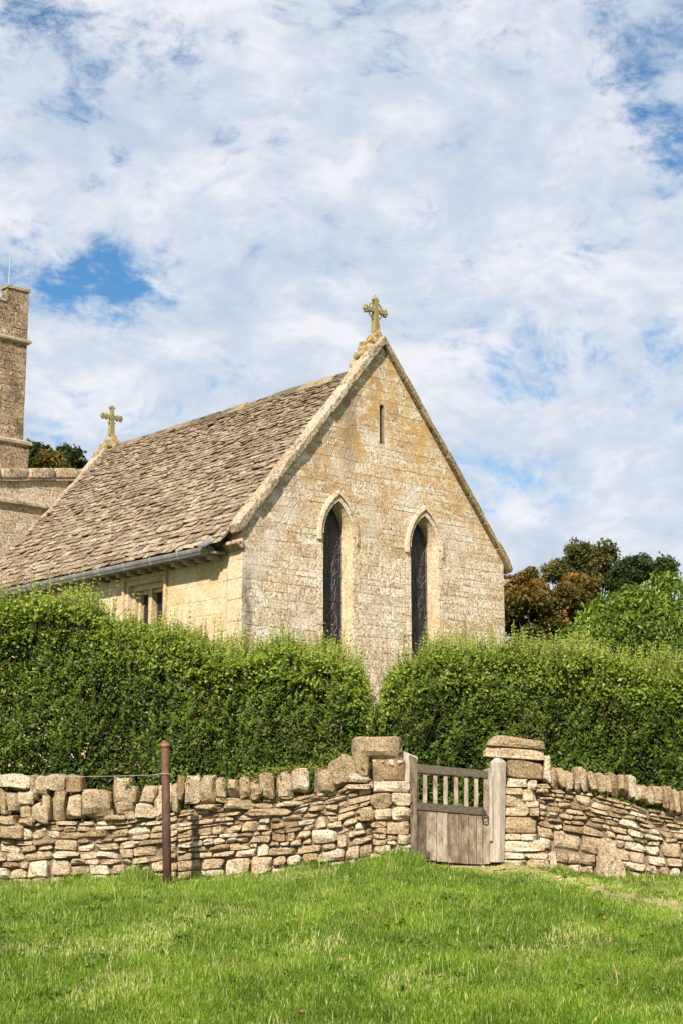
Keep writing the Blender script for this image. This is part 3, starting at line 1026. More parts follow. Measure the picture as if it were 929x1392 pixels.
QR = (HALF - S_E) / math.cos(PH)
mb = MB()
nt, nq = 12, 8
for side in (-1, 1):
    vs = [roofpt(QR * j / nq, .21 + (8.86 - .21) * i / nt, -.02, side) for j in range(nq + 1) for i in range(nt + 1)]
    fs = [(j * (nt + 1) + i, j * (nt + 1) + i + 1, (j + 1) * (nt + 1) + i + 1, (j + 1) * (nt + 1) + i) for j in range(nq) for i in range(nt)]
    mb.add(vs, fs)
    mb.add([roofpt(0.0, .36, -.09, side), roofpt(0, 8.82, -.09, side), roofpt(QR, 8.82, -.09, side), roofpt(QR, .36, -.09, side)], [(0, 1, 2, 3)])
    mb.add([roofpt(0.0, .36, -.09, side), roofpt(0, .36, -.02, side), roofpt(0, 8.82, -.02, side), roofpt(0, 8.82, -.09, side)], [(0, 1, 2, 3)])
    mb.add([roofpt(0.0, .36, -.09, side), roofpt(0, .36, -.02, side), roofpt(QR, .36, -.02, side), roofpt(QR, .36, -.09, side)], [(0, 1, 2, 3)])
roof = mb.build('roof', M['under'], church)
pcs = []; tones = []
rr = random.Random(21)
for side in (-1, 1):
    q = -0.05; row = 0
    while q < QR - .05:
        e = .150 - .068 * (q / QR) + rr.uniform(-.008, .008)
        t_ = .20 + rr.uniform(-.2, 0)
        while t_ < 8.86:
            wd = rr.uniform(.10, .30) * (1.1 - .35 * q / QR)
            ta, tb = max(t_, .19), min(t_ + wd, 8.87)
            t_ += wd
            if tb - ta < .06: continue
            th = rr.uniform(.009, .021)
            lift = th * .9 + rr.uniform(.003, .022)
            if rr.random() < .04: lift += .02
            ln = min(e * 1.7, QR - q)
            qa = q + rr.gauss(0, .010); gp = rr.uniform(.001, .006)
            sk = rr.gauss(0, .008); tw = rr.gauss(0, .006)
            nick = rr.uniform(.0, .03)
            V_ = []
            for hh in (0, 1):
                V_ += [roofpt(qa + nick * rr.random(), ta + gp, lift + tw + hh * th, side), roofpt(qa + sk - nick * .5, (ta * .62 + tb * .38) + rr.uniform(-.02, .02), lift + hh * th, side),
                       roofpt(qa + sk + nick * rr.random(), tb - gp, lift - tw + hh * th, side),
                       roofpt(qa + ln, tb - gp, .001 + hh * th * .5, side), roofpt(qa + ln, ta + gp, .001 + hh * th * .5, side)]
            F_ = [(4, 3, 2, 1, 0), (5, 6, 7, 8, 9)] + [(i, (i + 1) % 5, (i + 1) % 5 + 5, i + 5) for i in range(5)]
            pcs.append((V_, F_)); tones.append(min(max(rr.gauss(.5 - .10 * q / QR, .19), 0), 1))
        q += e; row += 1


def slate_key(pc):
    c = sum((Vector(v) for v in pc[0]), Vector()) / len(pc[0])
    s_ = (c - P0).dot(G)
    t_ = (c - P0).dot(L)
    return (100 if s_ > HALF else 0) + (c - CAMP).length + (30 if t_ > 7.6 - .0 * s_ else 0) + (c.z - EYE) * .55


emit_pieces(pcs, 'slate', M['slate'], roof, rr, 'upper_slates', 298, slate_key, tones)
# ridge
t_ = .20
while t_ < 8.8:
    t2 = min(t_ + rr.uniform(.38, .55), 8.84)
    dz = rr.uniform(-.012, .02)
    V_ = []
    for tt in (t_ + .006, t2 - .006):
        for (ds, z) in ((-.17, -.13), (0, .05), (.17, -.13), (.14, -.17), (0, 0.0), (-.14, -.17)):
            V_.append(CW(HALF + ds, tt, Z_E + QR * math.sin(PH) + z + dz + rr.uniform(-.008, .008)))
    F_ = [(i, (i + 1) % 6, (i + 1) % 6 + 6, i + 6) for i in range(6)] + [(5, 4, 1, 0), (4, 3, 2, 1), (6, 7, 10, 11), (7, 8, 9, 10)]
    mesh_obj('ridge_stone', V_, F_, M['ridge'], roof, rr.uniform(.1, .9))
    t_ = t2

# gutter -------------------------------------------------------------------------
for side in (-1, 1):
    def GP(d, t, z):      # d outward from the eaves edge
        s_ = -0.235 - d
        if side > 0: s_ = W_ + .06 + d
        return CW(s_, t, z)
    prof = [(0.0, 4.29), (0.125, 4.305), (0.132, 4.285), (0.128, 4.245), (0.108, 4.215), (0.098, 4.19), (0.0, 4.185)]
    k = len(prof)
    tt0, tt1 = .46, 9.0
    V_ = [GP(d, tt, z) for tt in (tt0, tt1) for d, z in prof]
    F_ = [(i, (i + 1) % k, (i + 1) % k + k, i + k) for i in range(k)] + [tuple(range(k)), tuple(range(2 * k - 1, k - 1, -1))]
    gt = mesh_obj('gutter', V_, F_, M['gutter'], church, .5)
    t_ = .50
    while t_ < 9 and side < 0:
        V_ = [GP(d * 1.04 + (.004 if d > .02 else 0), tt, 4.23 + (z - 4.23) * 1.10) for tt in (t_, t_ + .035) for d, z in prof]
        mesh_obj('gutter_joint', V_, F_, M['gutter'], gt, .95)
        t_ += .82
    if side < 0:
        t_ = .58
        while t_ < 8.8:
            mb = MB(); mb.box(CW, -.24, .03, t_, t_ + .09, 4.11, 4.18, rr.uniform(.3, .9)); mb.build('rafter_foot', M['rafter'], church); t_ += .34
        mb = MB(); mb.box(CW, -.25, .03, .40, 9.0, 4.185, 4.215); mb.build('soffit', M['rafter'], church)
        # upturned end slates beside the parapet
        mb = MB()
        mb.box8([CW(-.46, .40, 4.27), CW(-.46, .62, 4.29), CW(-.12, .62, 4.47), CW(-.12, .40, 4.45), CW(-.46, .40, 4.30), CW(-.46, .62, 4.32), CW(-.12, .62, 4.52), CW(-.12, .40, 4.50)])
        mb.build('lead_flashing', M['gutter'], church)

# nave -----------------------------------------------------------------------------
def nz(s_): return 7.54 - .145 * abs(s_ - HALF)


S0, S1 = -2.2, 8.46
mb = MB()
pg = [(S0, -1.2), (S1, -1.2), (S1, nz(S1) - .1), (HALF, nz(HALF) - .1), (S0, nz(S0) - .1)]
vs = [CW(a, 9.06, b) for a, b in pg] + [CW(a, 17.6, b) for a, b in pg]
mb.add(vs, [(0, 1, 2, 3, 4), (9, 8, 7, 6, 5)] + [(i, i + 5, (i + 1) % 5 + 5, (i + 1) % 5) for i in range(5)])
nw = mb.build('nave_wall', M['nave'], church)
pcs = facing(rows_between(4.6, 7.0, .16, .27, rr), lambda a, b: [((S0 + .01, S0 + .01), (2.7, 2.7))], lambda a, d, z: CW(a, 9.06 + d, z), .25, .6, .005, rr)
for V_, F_ in pcs: mesh_obj('stone', V_, F_, M['nave'], nw, min(max(rr.gauss(.5, .2), 0), 1))
for sg in (-1, 1):
    for i in range(8):
        qa, qb = i * .665 + .004, (i + 1) * .665 - .004
        for (za, zb_, p, nm) in ((-.20, 0.02, .05, 'parapet_coping'), (-.27, -.215, .085, 'parapet_string')):
            P = [[[None] * 2 for _ in range(2)] for _ in range(2)]
            for xi, q in enumerate((qa, qb) if sg > 0 else (qb, qa)):
                s_ = HALF + sg * q
                for yi, tt in enumerate((9.06 - p, 9.06 + .3)):
                    P[xi][yi][0] = CW(s_, tt, nz(s_) + za); P[xi][yi][1] = CW(s_, tt, nz(s_) + zb_ - (.03 if yi == 0 and nm == 'parapet_string' else 0))
            Vb, Fb = block(.06, .04)
            mesh_obj(nm, tri_interp(Vb, P), Fb, M['string'] if 'string' in nm else M['coping'], church, rr.uniform(.3, .8), True)


def string_course(s0, s1, t0, t1, z, p, h, mat, parent):
    """a projecting band round the box, weathered on top"""
    mb = MB()
    lo = [(s0 - p * .3, t0 - p * .3), (s1 + p * .3, t0 - p * .3), (s1 + p * .3, t1 + p * .3), (s0 - p * .3, t1 + p * .3)]
    md = [(s0 - p, t0 - p), (s1 + p, t0 - p), (s1 + p, t1 + p), (s0 - p, t1 + p)]
    tp = [(s0, t0), (s1, t0), (s1, t1), (s0, t1)]
    V_ = [CW(a, b, z) for a, b in tp] + [CW(a, b, z + h * .1) for a, b in lo] + [CW(a, b, z + h * .25) for a, b in md] + [CW(a, b, z + h * .6) for a, b in md] + [CW(a, b, z + h) for a, b in tp]
    F_ = [(r_ * 4 + i, r_ * 4 + (i + 1) % 4, (r_ + 1) * 4 + (i + 1) % 4, (r_ + 1) * 4 + i) for r_ in range(4) for i in range(4)]
    mb.add(V_, F_)
    return mb.build('string_course', mat, parent)


string_course(S0, S1, 9.06, 17.0, 6.40, .10, .17, M['string'], church)

# tower ------------------------------------------------------------------------------
TS0, TS1, TT0, TT1 = .5, 5.72, 17.5, 22.7
mb = MB()
mb.box(CW, TS0 - .12, TS1 + .12, TT0 - .12, TT1 + .12, -1.2, 10.05)
mb.box(CW, TS0 - .002, TS1 + .002, TT0, TT1, 10.04, 14.05)
tower = mb.build('tower', M['tower'], church)
rr = random.Random(77)
pcs = facing(rows_between(10.05, 14.04, .17, .30, rr), lambda a, b: [((TS0 + .01, TS0 + .01), (TS1 - .01, TS1 - .01))], lambda a, d, z: CW(a, TT0 + d, z), .25, .6, .012, rr)
emit_pieces(pcs, 'stone', M['tower'], tower, rr, 'small_stones', 200, lambda pc: -sum((Vector(v) - P0).dot(G) for v in pc[0]))
string_course(TS0 - .06, TS1 + .06, TT0 - .06, TT1 + .06, 9.96, .13, .2, M['string'], tower)
string_course(TS0, TS1, TT0, TT1, 12.92, .10, .17, M['string'], tower)
mw, cw_ = .69, (TS1 - TS0 - 4 * .69) / 3
for i in range(4):
    a = TS0 + i * (mw + cw_)
    for (tA, tB) in ((TT0, TT0 + .3), (TT1 - .3, TT1)):
        mb = MB(); mb.box(CW, a, a + mw, tA + .001, tB, 14.05, 14.47); mo = mb.build('merlon', M['tower'], tower)
        mb = MB(); mb.box(CW, a - .04, a + mw + .04, tA - .04, tB + .04, 14.47, 14.55); mb.build('merlon_cap', M['string'], mo)
        if i < 3:
            mb = MB(); mb.box(CW, a + mw + .001, a + mw + cw_ - .001, tA - .04, tB + .04, 14.05, 14.12); mb.build('crenel_sill', M['string'], tower)
    if 0 < i < 3 or True:
        for (sA, sB) in ((TS0, TS0 + .3), (TS1 - .3, TS1)):
            b0 = TT0 + i * (mw + cw_)
            if i in (0, 3): b0 = b0 + (.31 if i == 0 else -.0)
            L_ = mw - (.31 if i == 0 else .31 if i == 3 else 0)
            mb = MB(); mb.box(CW, sA + .001, sB - .001, b0, b0 + L_, 14.05, 14.46); mo = mb.build('merlon', M['tower'], tower)
            mb = MB(); mb.box(CW, sA - .039, sB + .039, b0 + .041, b0 + L_ - .041, 14.461, 14.54); mb.build('merlon_cap', M['string'], mo)
mb = MB()
mb.tube([CW(5.28, 17.9, 14.0), CW(5.30, 17.9, 15.65)], [.022, .014], 6)
rod = mb.build('lightning_rod', M['wire'], tower)


# ================================================================== DRY STONE WALLS
YW = 19.0


OUTER = {}


def wall_block(x0, x1, z0, z1, y0=YW, dep=.28, lean=(0, 0), tone=None, mat=None, parent=None, rnd=.24, nzz=.13, r_=random, quad=None, small=False, proud=None, name='stone'):
    Vb, Fb = block(rnd, nzz, small)
    pr = r_.uniform(-.035, .02) if proud is None else proud
    if quad is None:
        quad = [(x0, z0), (x1, z0), (x1 + lean[1], z1), (x0 + lean[0], z1)]
    (a, b, c, d) = quad
    P = [[[(a[0], y0 + pr, a[1]), (d[0], y0 + pr + .01, d[1])], [(a[0], y0 + dep, a[1]), (d[0], y0 + dep, d[1])]],
         [[(b[0], y0 + pr, b[1]), (c[0], y0 + pr + .01, c[1])], [(b[0], y0 + dep, b[1]), (c[0], y0 + dep, c[1])]]]
    tone = min(max(r_.gauss(.52, .2), 0), 1) if tone is None else tone
    W = tri_interp(Vb, P)
    if W[:, 0].min() > 4.45 or W[:, 0].max() < -4.45:      # beyond the frame: joined into one piece of the wall
        OUTER.setdefault((parent.name, (mat or M['dry']).name), (MB(), parent, mat or M['dry']))[0].add(W.tolist(), Fb, tone)
        return None
    return mesh_obj(name, W, Fb, mat or M['dry'], parent, tone, False)


def PX(u, v, Y=YW):
    p = at(u, v, Y)
    return (p.x, p.z)


def traced(lst, parent, mat, scale, u0, v0, r_, y0=YW, dep=.34, rnd=.26, nzz=.15, small=False, proud=None):
    """stones drawn as (x0,y0,x1,y1[,leanpx]) in a close view whose origin and scale are given"""
    for it in lst:
        a, b, c, d = it[:4]
        ex = scale * .9
        a -= ex; c += ex; b -= ex * .6; d += ex
        ln = it[4] if len(it) > 4 else 0
        q = [PX(u0 + a / scale, v0 + d / scale, y0), PX(u0 + c / scale, v0 + d / scale, y0), PX(u0 + (c + ln) / scale, v0 + b / scale, y0), PX(u0 + (a + ln) / scale, v0 + b / scale, y0)]
        tone = it[5] if len(it) > 5 else None
        wall_block(0, 0, 0, 0, y0, dep, quad=q, mat=mat, parent=parent, r_=r_, rnd=rnd, nzz=nzz, tone=tone, small=small, proud=proud)


def random_rubble(x0, x1, base_fn, top_fn, heights, wr, parent, r_, y0=YW, batter=.05, avoid=(), maxn=290):
    """courses of unequal stones between two curves; some span two courses"""
    nrow = len(heights)
    tot = sum(heights)
    lv = [0]
    for h in heights: lv.append(lv[-1] + h / tot)
    wob = [(r_.uniform(0, 6), r_.uniform(1.2, 2.6)) for _ in range(nrow + 1)]

    def zz_(k, x):
        b, tp = base_fn(x), top_fn(x)
        wv = 0 if k in (0, nrow) else .012 * math.sin(x * wob[k][1] * 2 + wob[k][0])
        return b + (tp - b) * lv[k] + wv
    taken = [[] for _ in range(nrow + 2)]
    cnt = 0
    for k in range(nrow):
        x = x0
        while x < x1 - .03:
            busy = [iv for iv in taken[k] if iv[0] - .02 <= x < iv[1] - .005]
            if busy: x = busy[0][1]; continue
            nxt = min([iv[0] for iv in taken[k] if iv[0] > x] + [x1])
            hrow = zz_(k + 1, x) - zz_(k, x)
            wd = r_.uniform(*wr) * (.55 + hrow * 4)
            if x + wd > nxt - .07: wd = nxt - x
            two = k < nrow - 2 and r_.random() < .10 and .14 < wd < .34 and not any(iv[0] < x + wd and iv[1] > x for iv in taken[k + 1])
            kk = k + 2 if two else k + 1
            if two: taken[k + 1].append((x, x + wd)); taken[k + 1].sort()
            j = .002
            jz = [r_.uniform(-.002, .010) for _ in range(4)]
            sk = r_.uniform(-.02, .02); sk2 = r_.uniform(-.02, .02)
            q = [(x + j + sk * .3, zz_(k, x) + jz[0]), (x + wd - j + sk2 * .3, zz_(k, x + wd) + jz[1]), (x + wd - j + sk2 * .5, zz_(kk, x + wd) - jz[2]), (x + j + sk * .5, zz_(kk, x) - jz[3])]
            xm = x + wd / 2; zm = (q[0][1] + q[2][1]) / 2
            skip = any(a <= xm <= b and c <= zm <= d for a, b, c, d in avoid)
            if not skip:
                fr = (zm - base_fn(xm)) / max(top_fn(xm) - base_fn(xm), .1)
                pr = r_.uniform(-.03, .022) + batter * fr
                wall_block(0, 0, 0, 0, y0, .30, quad=q, parent=parent, r_=r_, proud=pr, rnd=r_.uniform(.10, .24), nzz=r_.uniform(.09, .16), tone=min(max(r_.gauss(.60 - .16 * fr, .19), 0), 1))
                cnt += 1
            x += wd
    return cnt


def curve(pts):
    xs_ = [PX(u, v)[0] for u, v in pts]; zs_ = [PX(u, v)[1] for u, v in pts]
    return lambda x: float(np.interp(x, xs_, zs_))


rr = random.Random(33)
# ---- left wall
base_l = curve([(-190, 1213), (0, 1206), (130, 1203), (230, 1196), (400, 1188), (500, 1180), (520, 1178)])
top_l = curve([(-190, 1108), (0, 1115), (30, 1124), (60, 1116), (150, 1116), (180, 1113), (235, 1106), (245, 1100), (300, 1092), (330, 1088), (400, 1084), (420, 1078), (462, 1074), (475, 1064), (503, 1056), (508, 1054)])
lw = thing('dry_stone_wall', (-2.3, YW + .25, .78), 'long dry-stone wall left of the gate with rough upright coping stones', 'wall')
mb = MB()
xs_ = np.linspace(-7.0, PX(506, 1180)[0], 30)
vs = []
for x in xs_:
    b = base_l(x) - .35; tp = top_l(x) - .03
    vs += [(x, YW + .095, b), (x, YW + .40, b), (x, YW + .36, tp), (x, YW + .095, tp)]
fs = [(4 * i + e, 4 * i + (e + 1) % 4, 4 * i + 4 + (e + 1) % 4, 4 * i + 4 + e) for i in range(29) for e in range(4)] + [(3, 2, 1, 0), (116, 117, 118, 119)]
mb.add(vs, [f[::-1] for f in fs]); mb.build('hearting', M['core'], lw)
xl0, xl1 = -7.0, PX(506, 1180)[0]
n1 = random_rubble(xl0, PX(240, 1200)[0], base_l, top_l, [.105, .12, .075, .11, .08, .06, .095, .065, .05], (.12, .36), lw, rr)
n2 = random_rubble(PX(240, 1200)[0], xl1, base_l, top_l, [.10, .12, .09, .07, .08, .055, .08, .055, .065, .05, .06, .045], (.12, .34), lw, rr)
# coping, left stretch (two ragged tiers)
traced([(-380, 168, -250, 240), (-260, 175, -150, 235, 6), (-150, 160, -8, 228), (-370, 235, -300, 340), (-300, 238, -200, 345, 10), (-200, 235, -110, 340, -8), (-110, 228, -10, 335, 4),
        (0, 163, 125, 222), (128, 166, 160, 278, -6), (158, 172, 208, 250, -12), (195, 163, 283, 232), (279, 168, 348, 238),
        (2, 226, 38, 335, -8), (36, 224, 92, 330, -12), (76, 222, 148, 288), (88, 290, 132, 345), (134, 290, 203, 370), (78, 334, 140, 382), (-60, 338, 74, 372),
        (148, 280, 180, 345, -6), (182, 252, 218, 358, -4), (218, 235, 282, 362, -6), (282, 242, 350, 350, -4), (346, 224, 470, 350, -4, .55)],
       lw, M['cope'], 3.097, 0, 1000, rr, proud=-.03)
cx_ = -980
while cx_ < -385:
    k_ = rr.uniform(60, 110)
    traced([(cx_, rr.uniform(165, 190), cx_ + k_, rr.uniform(325, 350), rr.uniform(-10, 8))], lw, M['cope'], 3.097, 0, 1000, rr, proud=-.03)
    cx_ += k_
traced([(0, 368, 98, 432), (-120, 375, -6, 440)], lw, M['dry'], 3.097, 0, 1000, rr)
traced([(470, 180, 540, 300, 8), (520, 210, 580, 285, -4), (484, 270, 562, 330, 6), (440, 335, 530, 360), (530, 318, 570, 358), (590, 212, 655, 282, 6), (572, 282, 660, 352, 6), (655, 200, 692, 345, -4),
        (692, 205, 722, 330, -3), (722, 200, 760, 318, 2)],
       lw, M['cope'], 3.097, 0, 1000, rr, proud=-.025)
traced([(-2, 215, 30, 322, 4), (30, 216, 92, 325, -4), (94, 215, 162, 325, -6), (160, 225, 197, 305, -8), (198, 236, 247, 308, 0), (254, 222, 296, 315, -6), (293, 234, 346, 317, -6), (330, 204, 362, 298, -6), (360, 206, 402, 318, -22),
        (402, 205, 462, 305, -10), (464, 192, 526, 290, -10), (150, 305, 250, 320), (185, 312, 310, 345), (70, 330, 185, 352), (280, 345, 420, 372), (400, 318, 500, 335),
        (548, 190, 640, 285, -6, .35), (612, 140, 682, 268, -14, .3), (662, 128, 722, 245, -16, .35), (712, 122, 766, 222, -12, .3), (680, 205, 770, 245, 0), (660, 246, 768, 268), (770, 236, 776, 262)],
       lw, M['cope'], 2.903, 240, 980, rr, rnd=.28, proud=-.03)

# ---- left pier
lp = thing('gate_pier', (PX(532, 1180)[0], YW + .2, 1.0), 'left gate pier of squared limestone blocks capped by one rough boulder', 'gate pier')
mb = MB(); mb.box(lambda a, b, c: (a, b, c), PX(508, 1100)[0], PX(556, 1100)[0], YW + .05, YW + .5, .75, PX(0, 1030)[1]); mb.build('hearting', M['core'], lp)
traced([(700, 62, 893, 150, -4, .35), (778, 158, 918, 236, 0, .15), (774, 238, 920, 278, 0, .8), (852, 284, 926, 336, 0, .6), (767, 284, 848, 346, 0, .3), (786, 346, 848, 392, 0, .7), (850, 338, 926, 392, 0, .7), (832, 394, 926, 446, 0, .4),
        (770, 350, 784, 395), (725, 345, 782, 396, 0, .3), (770, 398, 830, 420, 0, .4), (770, 422, 830, 446), (776, 448, 832, 462), (834, 448, 874, 472), (876, 446, 928, 486, 0, .6), (778, 464, 832, 488), (834, 474, 874, 490), (786, 490, 846, 524, 0, .8),
        (848, 486, 928, 520, 0, .75), (820, 526, 890, 558, 0, .8), (768, 526, 818, 560, 0, .7), (892, 522, 930, 556, 0, .9), (770, 562, 860, 590, 0, .8), (862, 560, 930, 592, 0, .8)],
       lp, M['dry'], 2.903, 240, 980, rr, y0=YW - .04, dep=.5, rnd=.16, nzz=.09, proud=0)
for i, (a, b) in enumerate(((780, 796), (812, 830), (845, 865), (880, 905))):   # white lichen patches on the block beneath the cap are stone flakes
    traced([(a, 150 + (i % 2) * 5, b, 178, -8, .99)], lp, M['boulder'], 2.903, 240, 980, rr, y0=YW - .045, dep=.45, rnd=.3, nzz=.12, proud=0)

# ---- right wall
base_r = curve([(686, 1176), (720, 1180), (790, 1190), (840, 1196), (929, 1206), (1100, 1215)])
top_r = curve([(726, 1066), (750, 1071), (796, 1076), (842, 1087), (865, 1092), (880, 1098), (929, 1106), (1100, 1120)])
rw = thing('dry_stone_wall', (3.6, YW + .25, .85), 'dry-stone wall right of the gate under a tilted row of upright coping stones', 'wall')
xs_ = np.linspace(PX(692, 1200)[0], 7.4, 24)
vs = []
for x in xs_:
    b = base_r(x) - .35; tp = top_r(x) - .03
    vs += [(x, YW + .095, b), (x, YW + .40, b), (x, YW + .36, tp), (x, YW + .095, tp)]
fs = [(4 * i + e, 4 * i + (e + 1) % 4, 4 * i + 4 + (e + 1) % 4, 4 * i + 4 + e) for i in range(23) for e in range(4)] + [(3, 2, 1, 0), (92, 93, 94, 95)]
mb = MB(); mb.add(vs, [f[::-1] for f in fs]); mb.build('hearting', M['core'], rw)
n3 = random_rubble(PX(730, 1100)[0], 7.4, base_r, top_r, [.11, .115, .12, .10, .075, .06, .06, .055, .05, .055, .05, .045], (.12, .30), rw, rr)
cop = [(350, 205, 388, 290), (388, 203, 425, 292), (425, 205, 455, 298), (455, 210, 492, 302), (492, 216, 522, 305), (522, 222, 560, 308), (560, 226, 588, 312), (588, 228, 618, 318), (618, 228, 652, 322), (652, 230, 690, 330), (690, 238, 724, 340),
       (722, 275, 748, 348), (748, 282, 775, 355), (775, 283, 812, 362), (812, 284, 842, 372), (842, 286, 868, 380), (868, 294, 898, 400), (898, 296, 930, 402), (930, 296, 962, 408), (962, 300, 1000, 412), (1000, 302, 1040, 418), (1040, 300, 1072, 424), (1072, 306, 1112, 430), (1112, 310, 1160, 436), (1160, 314, 1200, 442), (1200, 318, 1250, 448), (1250, 322, 1290, 455), (1290, 325, 1340, 460), (1340, 330, 1380, 466), (1380, 330, 1425, 470)]
cx_ = 1425
while cx_ < 1940:
    k_ = rr.uniform(28, 46); cop.append((cx_, 336, cx_ + k_, 474)); cx_ += k_
cop = [(a + rr.uniform(-5, 5), b + rr.uniform(-12, 12), c + rr.uniform(-5, 5), d + rr.uniform(-8, 8), -rr.uniform(-4, 24), min(max(rr.gauss(.5, .22), 0), 1)) for a, b, c, d in cop]
traced(cop, rw, M['cope'], 3.215, 640, 980, rr, rnd=.26, nzz=.13, proud=-.03)

# ---- right pier
rp = thing('gate_pier', (PX(705, 1180)[0], YW + .2, 1.0), 'right gate pier of big pale blocks with a two-layer ochre cap beside the pale post', 'gate pier')
mb = MB(); mb.box(lambda a, b, c: (a, b, c), PX(692, 1100)[0], PX(727, 1100)[0], YW + .05, YW + .5, .75, PX(0, 1035)[1]); mb.build('hearting', M['core'], rp)
for q, tn, dp in (([(68, 112), (326, 128), (328, 92), (118, 57)], .35, .55), ([(60, 160), (322, 176), (326, 130), (72, 113)], .55, .55), ([(160, 246), (318, 262), (320, 178), (158, 162)], .15, .5), ([(316, 268), (352, 274), (348, 152), (322, 150)], .75, .5)):
    wall_block(0, 0, 0, 0, YW - .06, dp, quad=[PX(640 + a / 3.215, 980 + b / 3.215) for a, b in q], mat=M['cope'] if tn < .5 else M['dry'], parent=rp, r_=rr, rnd=.12, nzz=.07, tone=tn, proud=0)
traced([(158, 252, 249, 290, 0, .75), (252, 260, 290, 300, 0, .85), (155, 292, 228, 320, 0, .5), (230, 300, 290, 350, 0, .99), (152, 322, 240, 373, 0, .6), (242, 350, 300, 378, 0, .95), (150, 375, 258, 414, 0, .6), (260, 380, 300, 414, 0, .4),
        (150, 416, 290, 490, 0, .35), (148, 492, 222, 518, 0, .8), (224, 492, 296, 520, 0, .75), (146, 520, 342, 572, 0, .8), (146, 574, 240, 602, 0, .85), (242, 574, 342, 602, 0, .8), (148, 604, 250, 635, 0, .8), (252, 604, 345, 640, 0, .7), (290, 275, 350, 292, 0, .5), (292, 294, 340, 310, 0, .5)],
       rp, M['dry'], 3.215, 640, 980, rr, y0=YW - .05, dep=.5, rnd=.15, nzz=.08, proud=0)

for (mb_, par_, mt_) in OUTER.values(): mb_.build('outer_stones', mt_, par_, kind='stuff')

# ---- the boulder leaning at the foot of the right wall
Vb, Fb = block(.25, .16)
Vb = Vb.copy()
kz = (Vb[:, 2:3] + 1) / 2
Vb[:, 0:1] = Vb[:, 0:1] * (1 - .60 * np.clip(kz, 0, 1.1) ** 1.3) - .10 * kz
Vb[:, 1:2] = Vb[:, 1:2] * (1 - .45 * kz) + .5 * kz
bx, bz0 = PX(833, 1198, 18.75); _, bz1 = PX(833, 1134, 18.8)
Vw = Vb * np.array([.20, .14, (bz1 - bz0 + .1) / 2]) + np.array([bx, 18.78, (bz0 - .1 + bz1) / 2])
bo = mesh_obj('boulder', Vw, Fb, M['boulder'], None, .45, False)
tag(bo, 'pointed boulder with white lichen leaning on the foot of the right wall', 'boulder')


# ================================================================== GATE AND POSTS
def gate_pt(y, roll=0.0, piv=None):
    def f(u, d, v):
        p = at(u, v, y)
        return Vector((p.x, y + d, p.z))
    return f


def plank(mb, q, y, th, tone=.5):
    """q: four picture corners bl, br, tr, tl of the front face"""
    f = [at(u, v, y) for u, v in q]
    mb.box8([f[0], f[1], f[1] + Vector((0, th, 0)), f[0] + Vector((0, th, 0)), f[3], f[2], f[2] + Vector((0, th, 0)), f[3] + Vector((0, th, 0))], tone)
    return mb


YG = 19.02
lpost = thing('gate_post', tuple(at(556, 1168, YG)), 'weathered left gatepost with slanted pale top beside the boulder-capped pier', 'gatepost')
mb = MB(); plank(mb, [(559, 1172), (567.5, 1172), (567, 1031), (557, 1026)], YG - .01, .14, .3); mb.build('post_shaft', M['wood'], lpost)
mb = MB(); plank(mb, [(549, 1062), (560, 1064), (558, 1030), (549, 1021)], YG + .01, .16, .8); plank(mb, [(549, 1030), (568, 1036), (568, 1029), (549, 1021)], YG + .03, .1, .8); mb.build('post_top', M['wood_pale'], lpost)
rpost = thing('gate_post', tuple(at(678, 1166, 18.98)), 'thick silvery oak gatepost with a pointed top at the latch side', 'gatepost')
yb = 18.90
c0 = at(667, 1172, yb); c1 = at(686.5, 1172, yb); t0_ = at(667.5, 1036, yb); t1_ = at(689, 1036, yb)
D = .17
mb = MB()
# five-sided front: a chamfered corner runs down the middle of the post
def ring_at(k):
    a = c0.lerp(t0_, k); b = c1.lerp(t1_, k)
    w_ = b.x - a.x
    return [Vector((a.x, yb + .025, a.z)), Vector((a.x + w_ * .50, yb, a.z)), Vector((a.x + w_ * .62, yb, a.z)), Vector((b.x, yb + .045, b.z)), Vector((b.x, yb + D, b.z)), Vector((a.x, yb + D, a.z))]
r0, r1 = ring_at(0), ring_at(1)
ap = (at(674, 1029, yb + .06), at(679, 1029, yb + .06))
V_ = r0 + r1 + [ap[0], ap[1]]
F_ = [(i, (i + 1) % 6, (i + 1) % 6 + 6, i + 6) for i in range(6)] + [(6, 7, 12), (7, 8, 13, 12), (8, 9, 13), (9, 10, 13), (10, 11, 12, 13), (11, 6, 12)]
mb.add(V_, F_, .6); mb.build('post_shaft', M['wood_pale'], rpost)
mb = MB(); plank(mb, [(665.5, 1143), (670, 1143), (670, 1052), (665.5, 1050)], yb - .012, .05, .7); mb.build('stop_batten', M['wood_pale'], rpost)

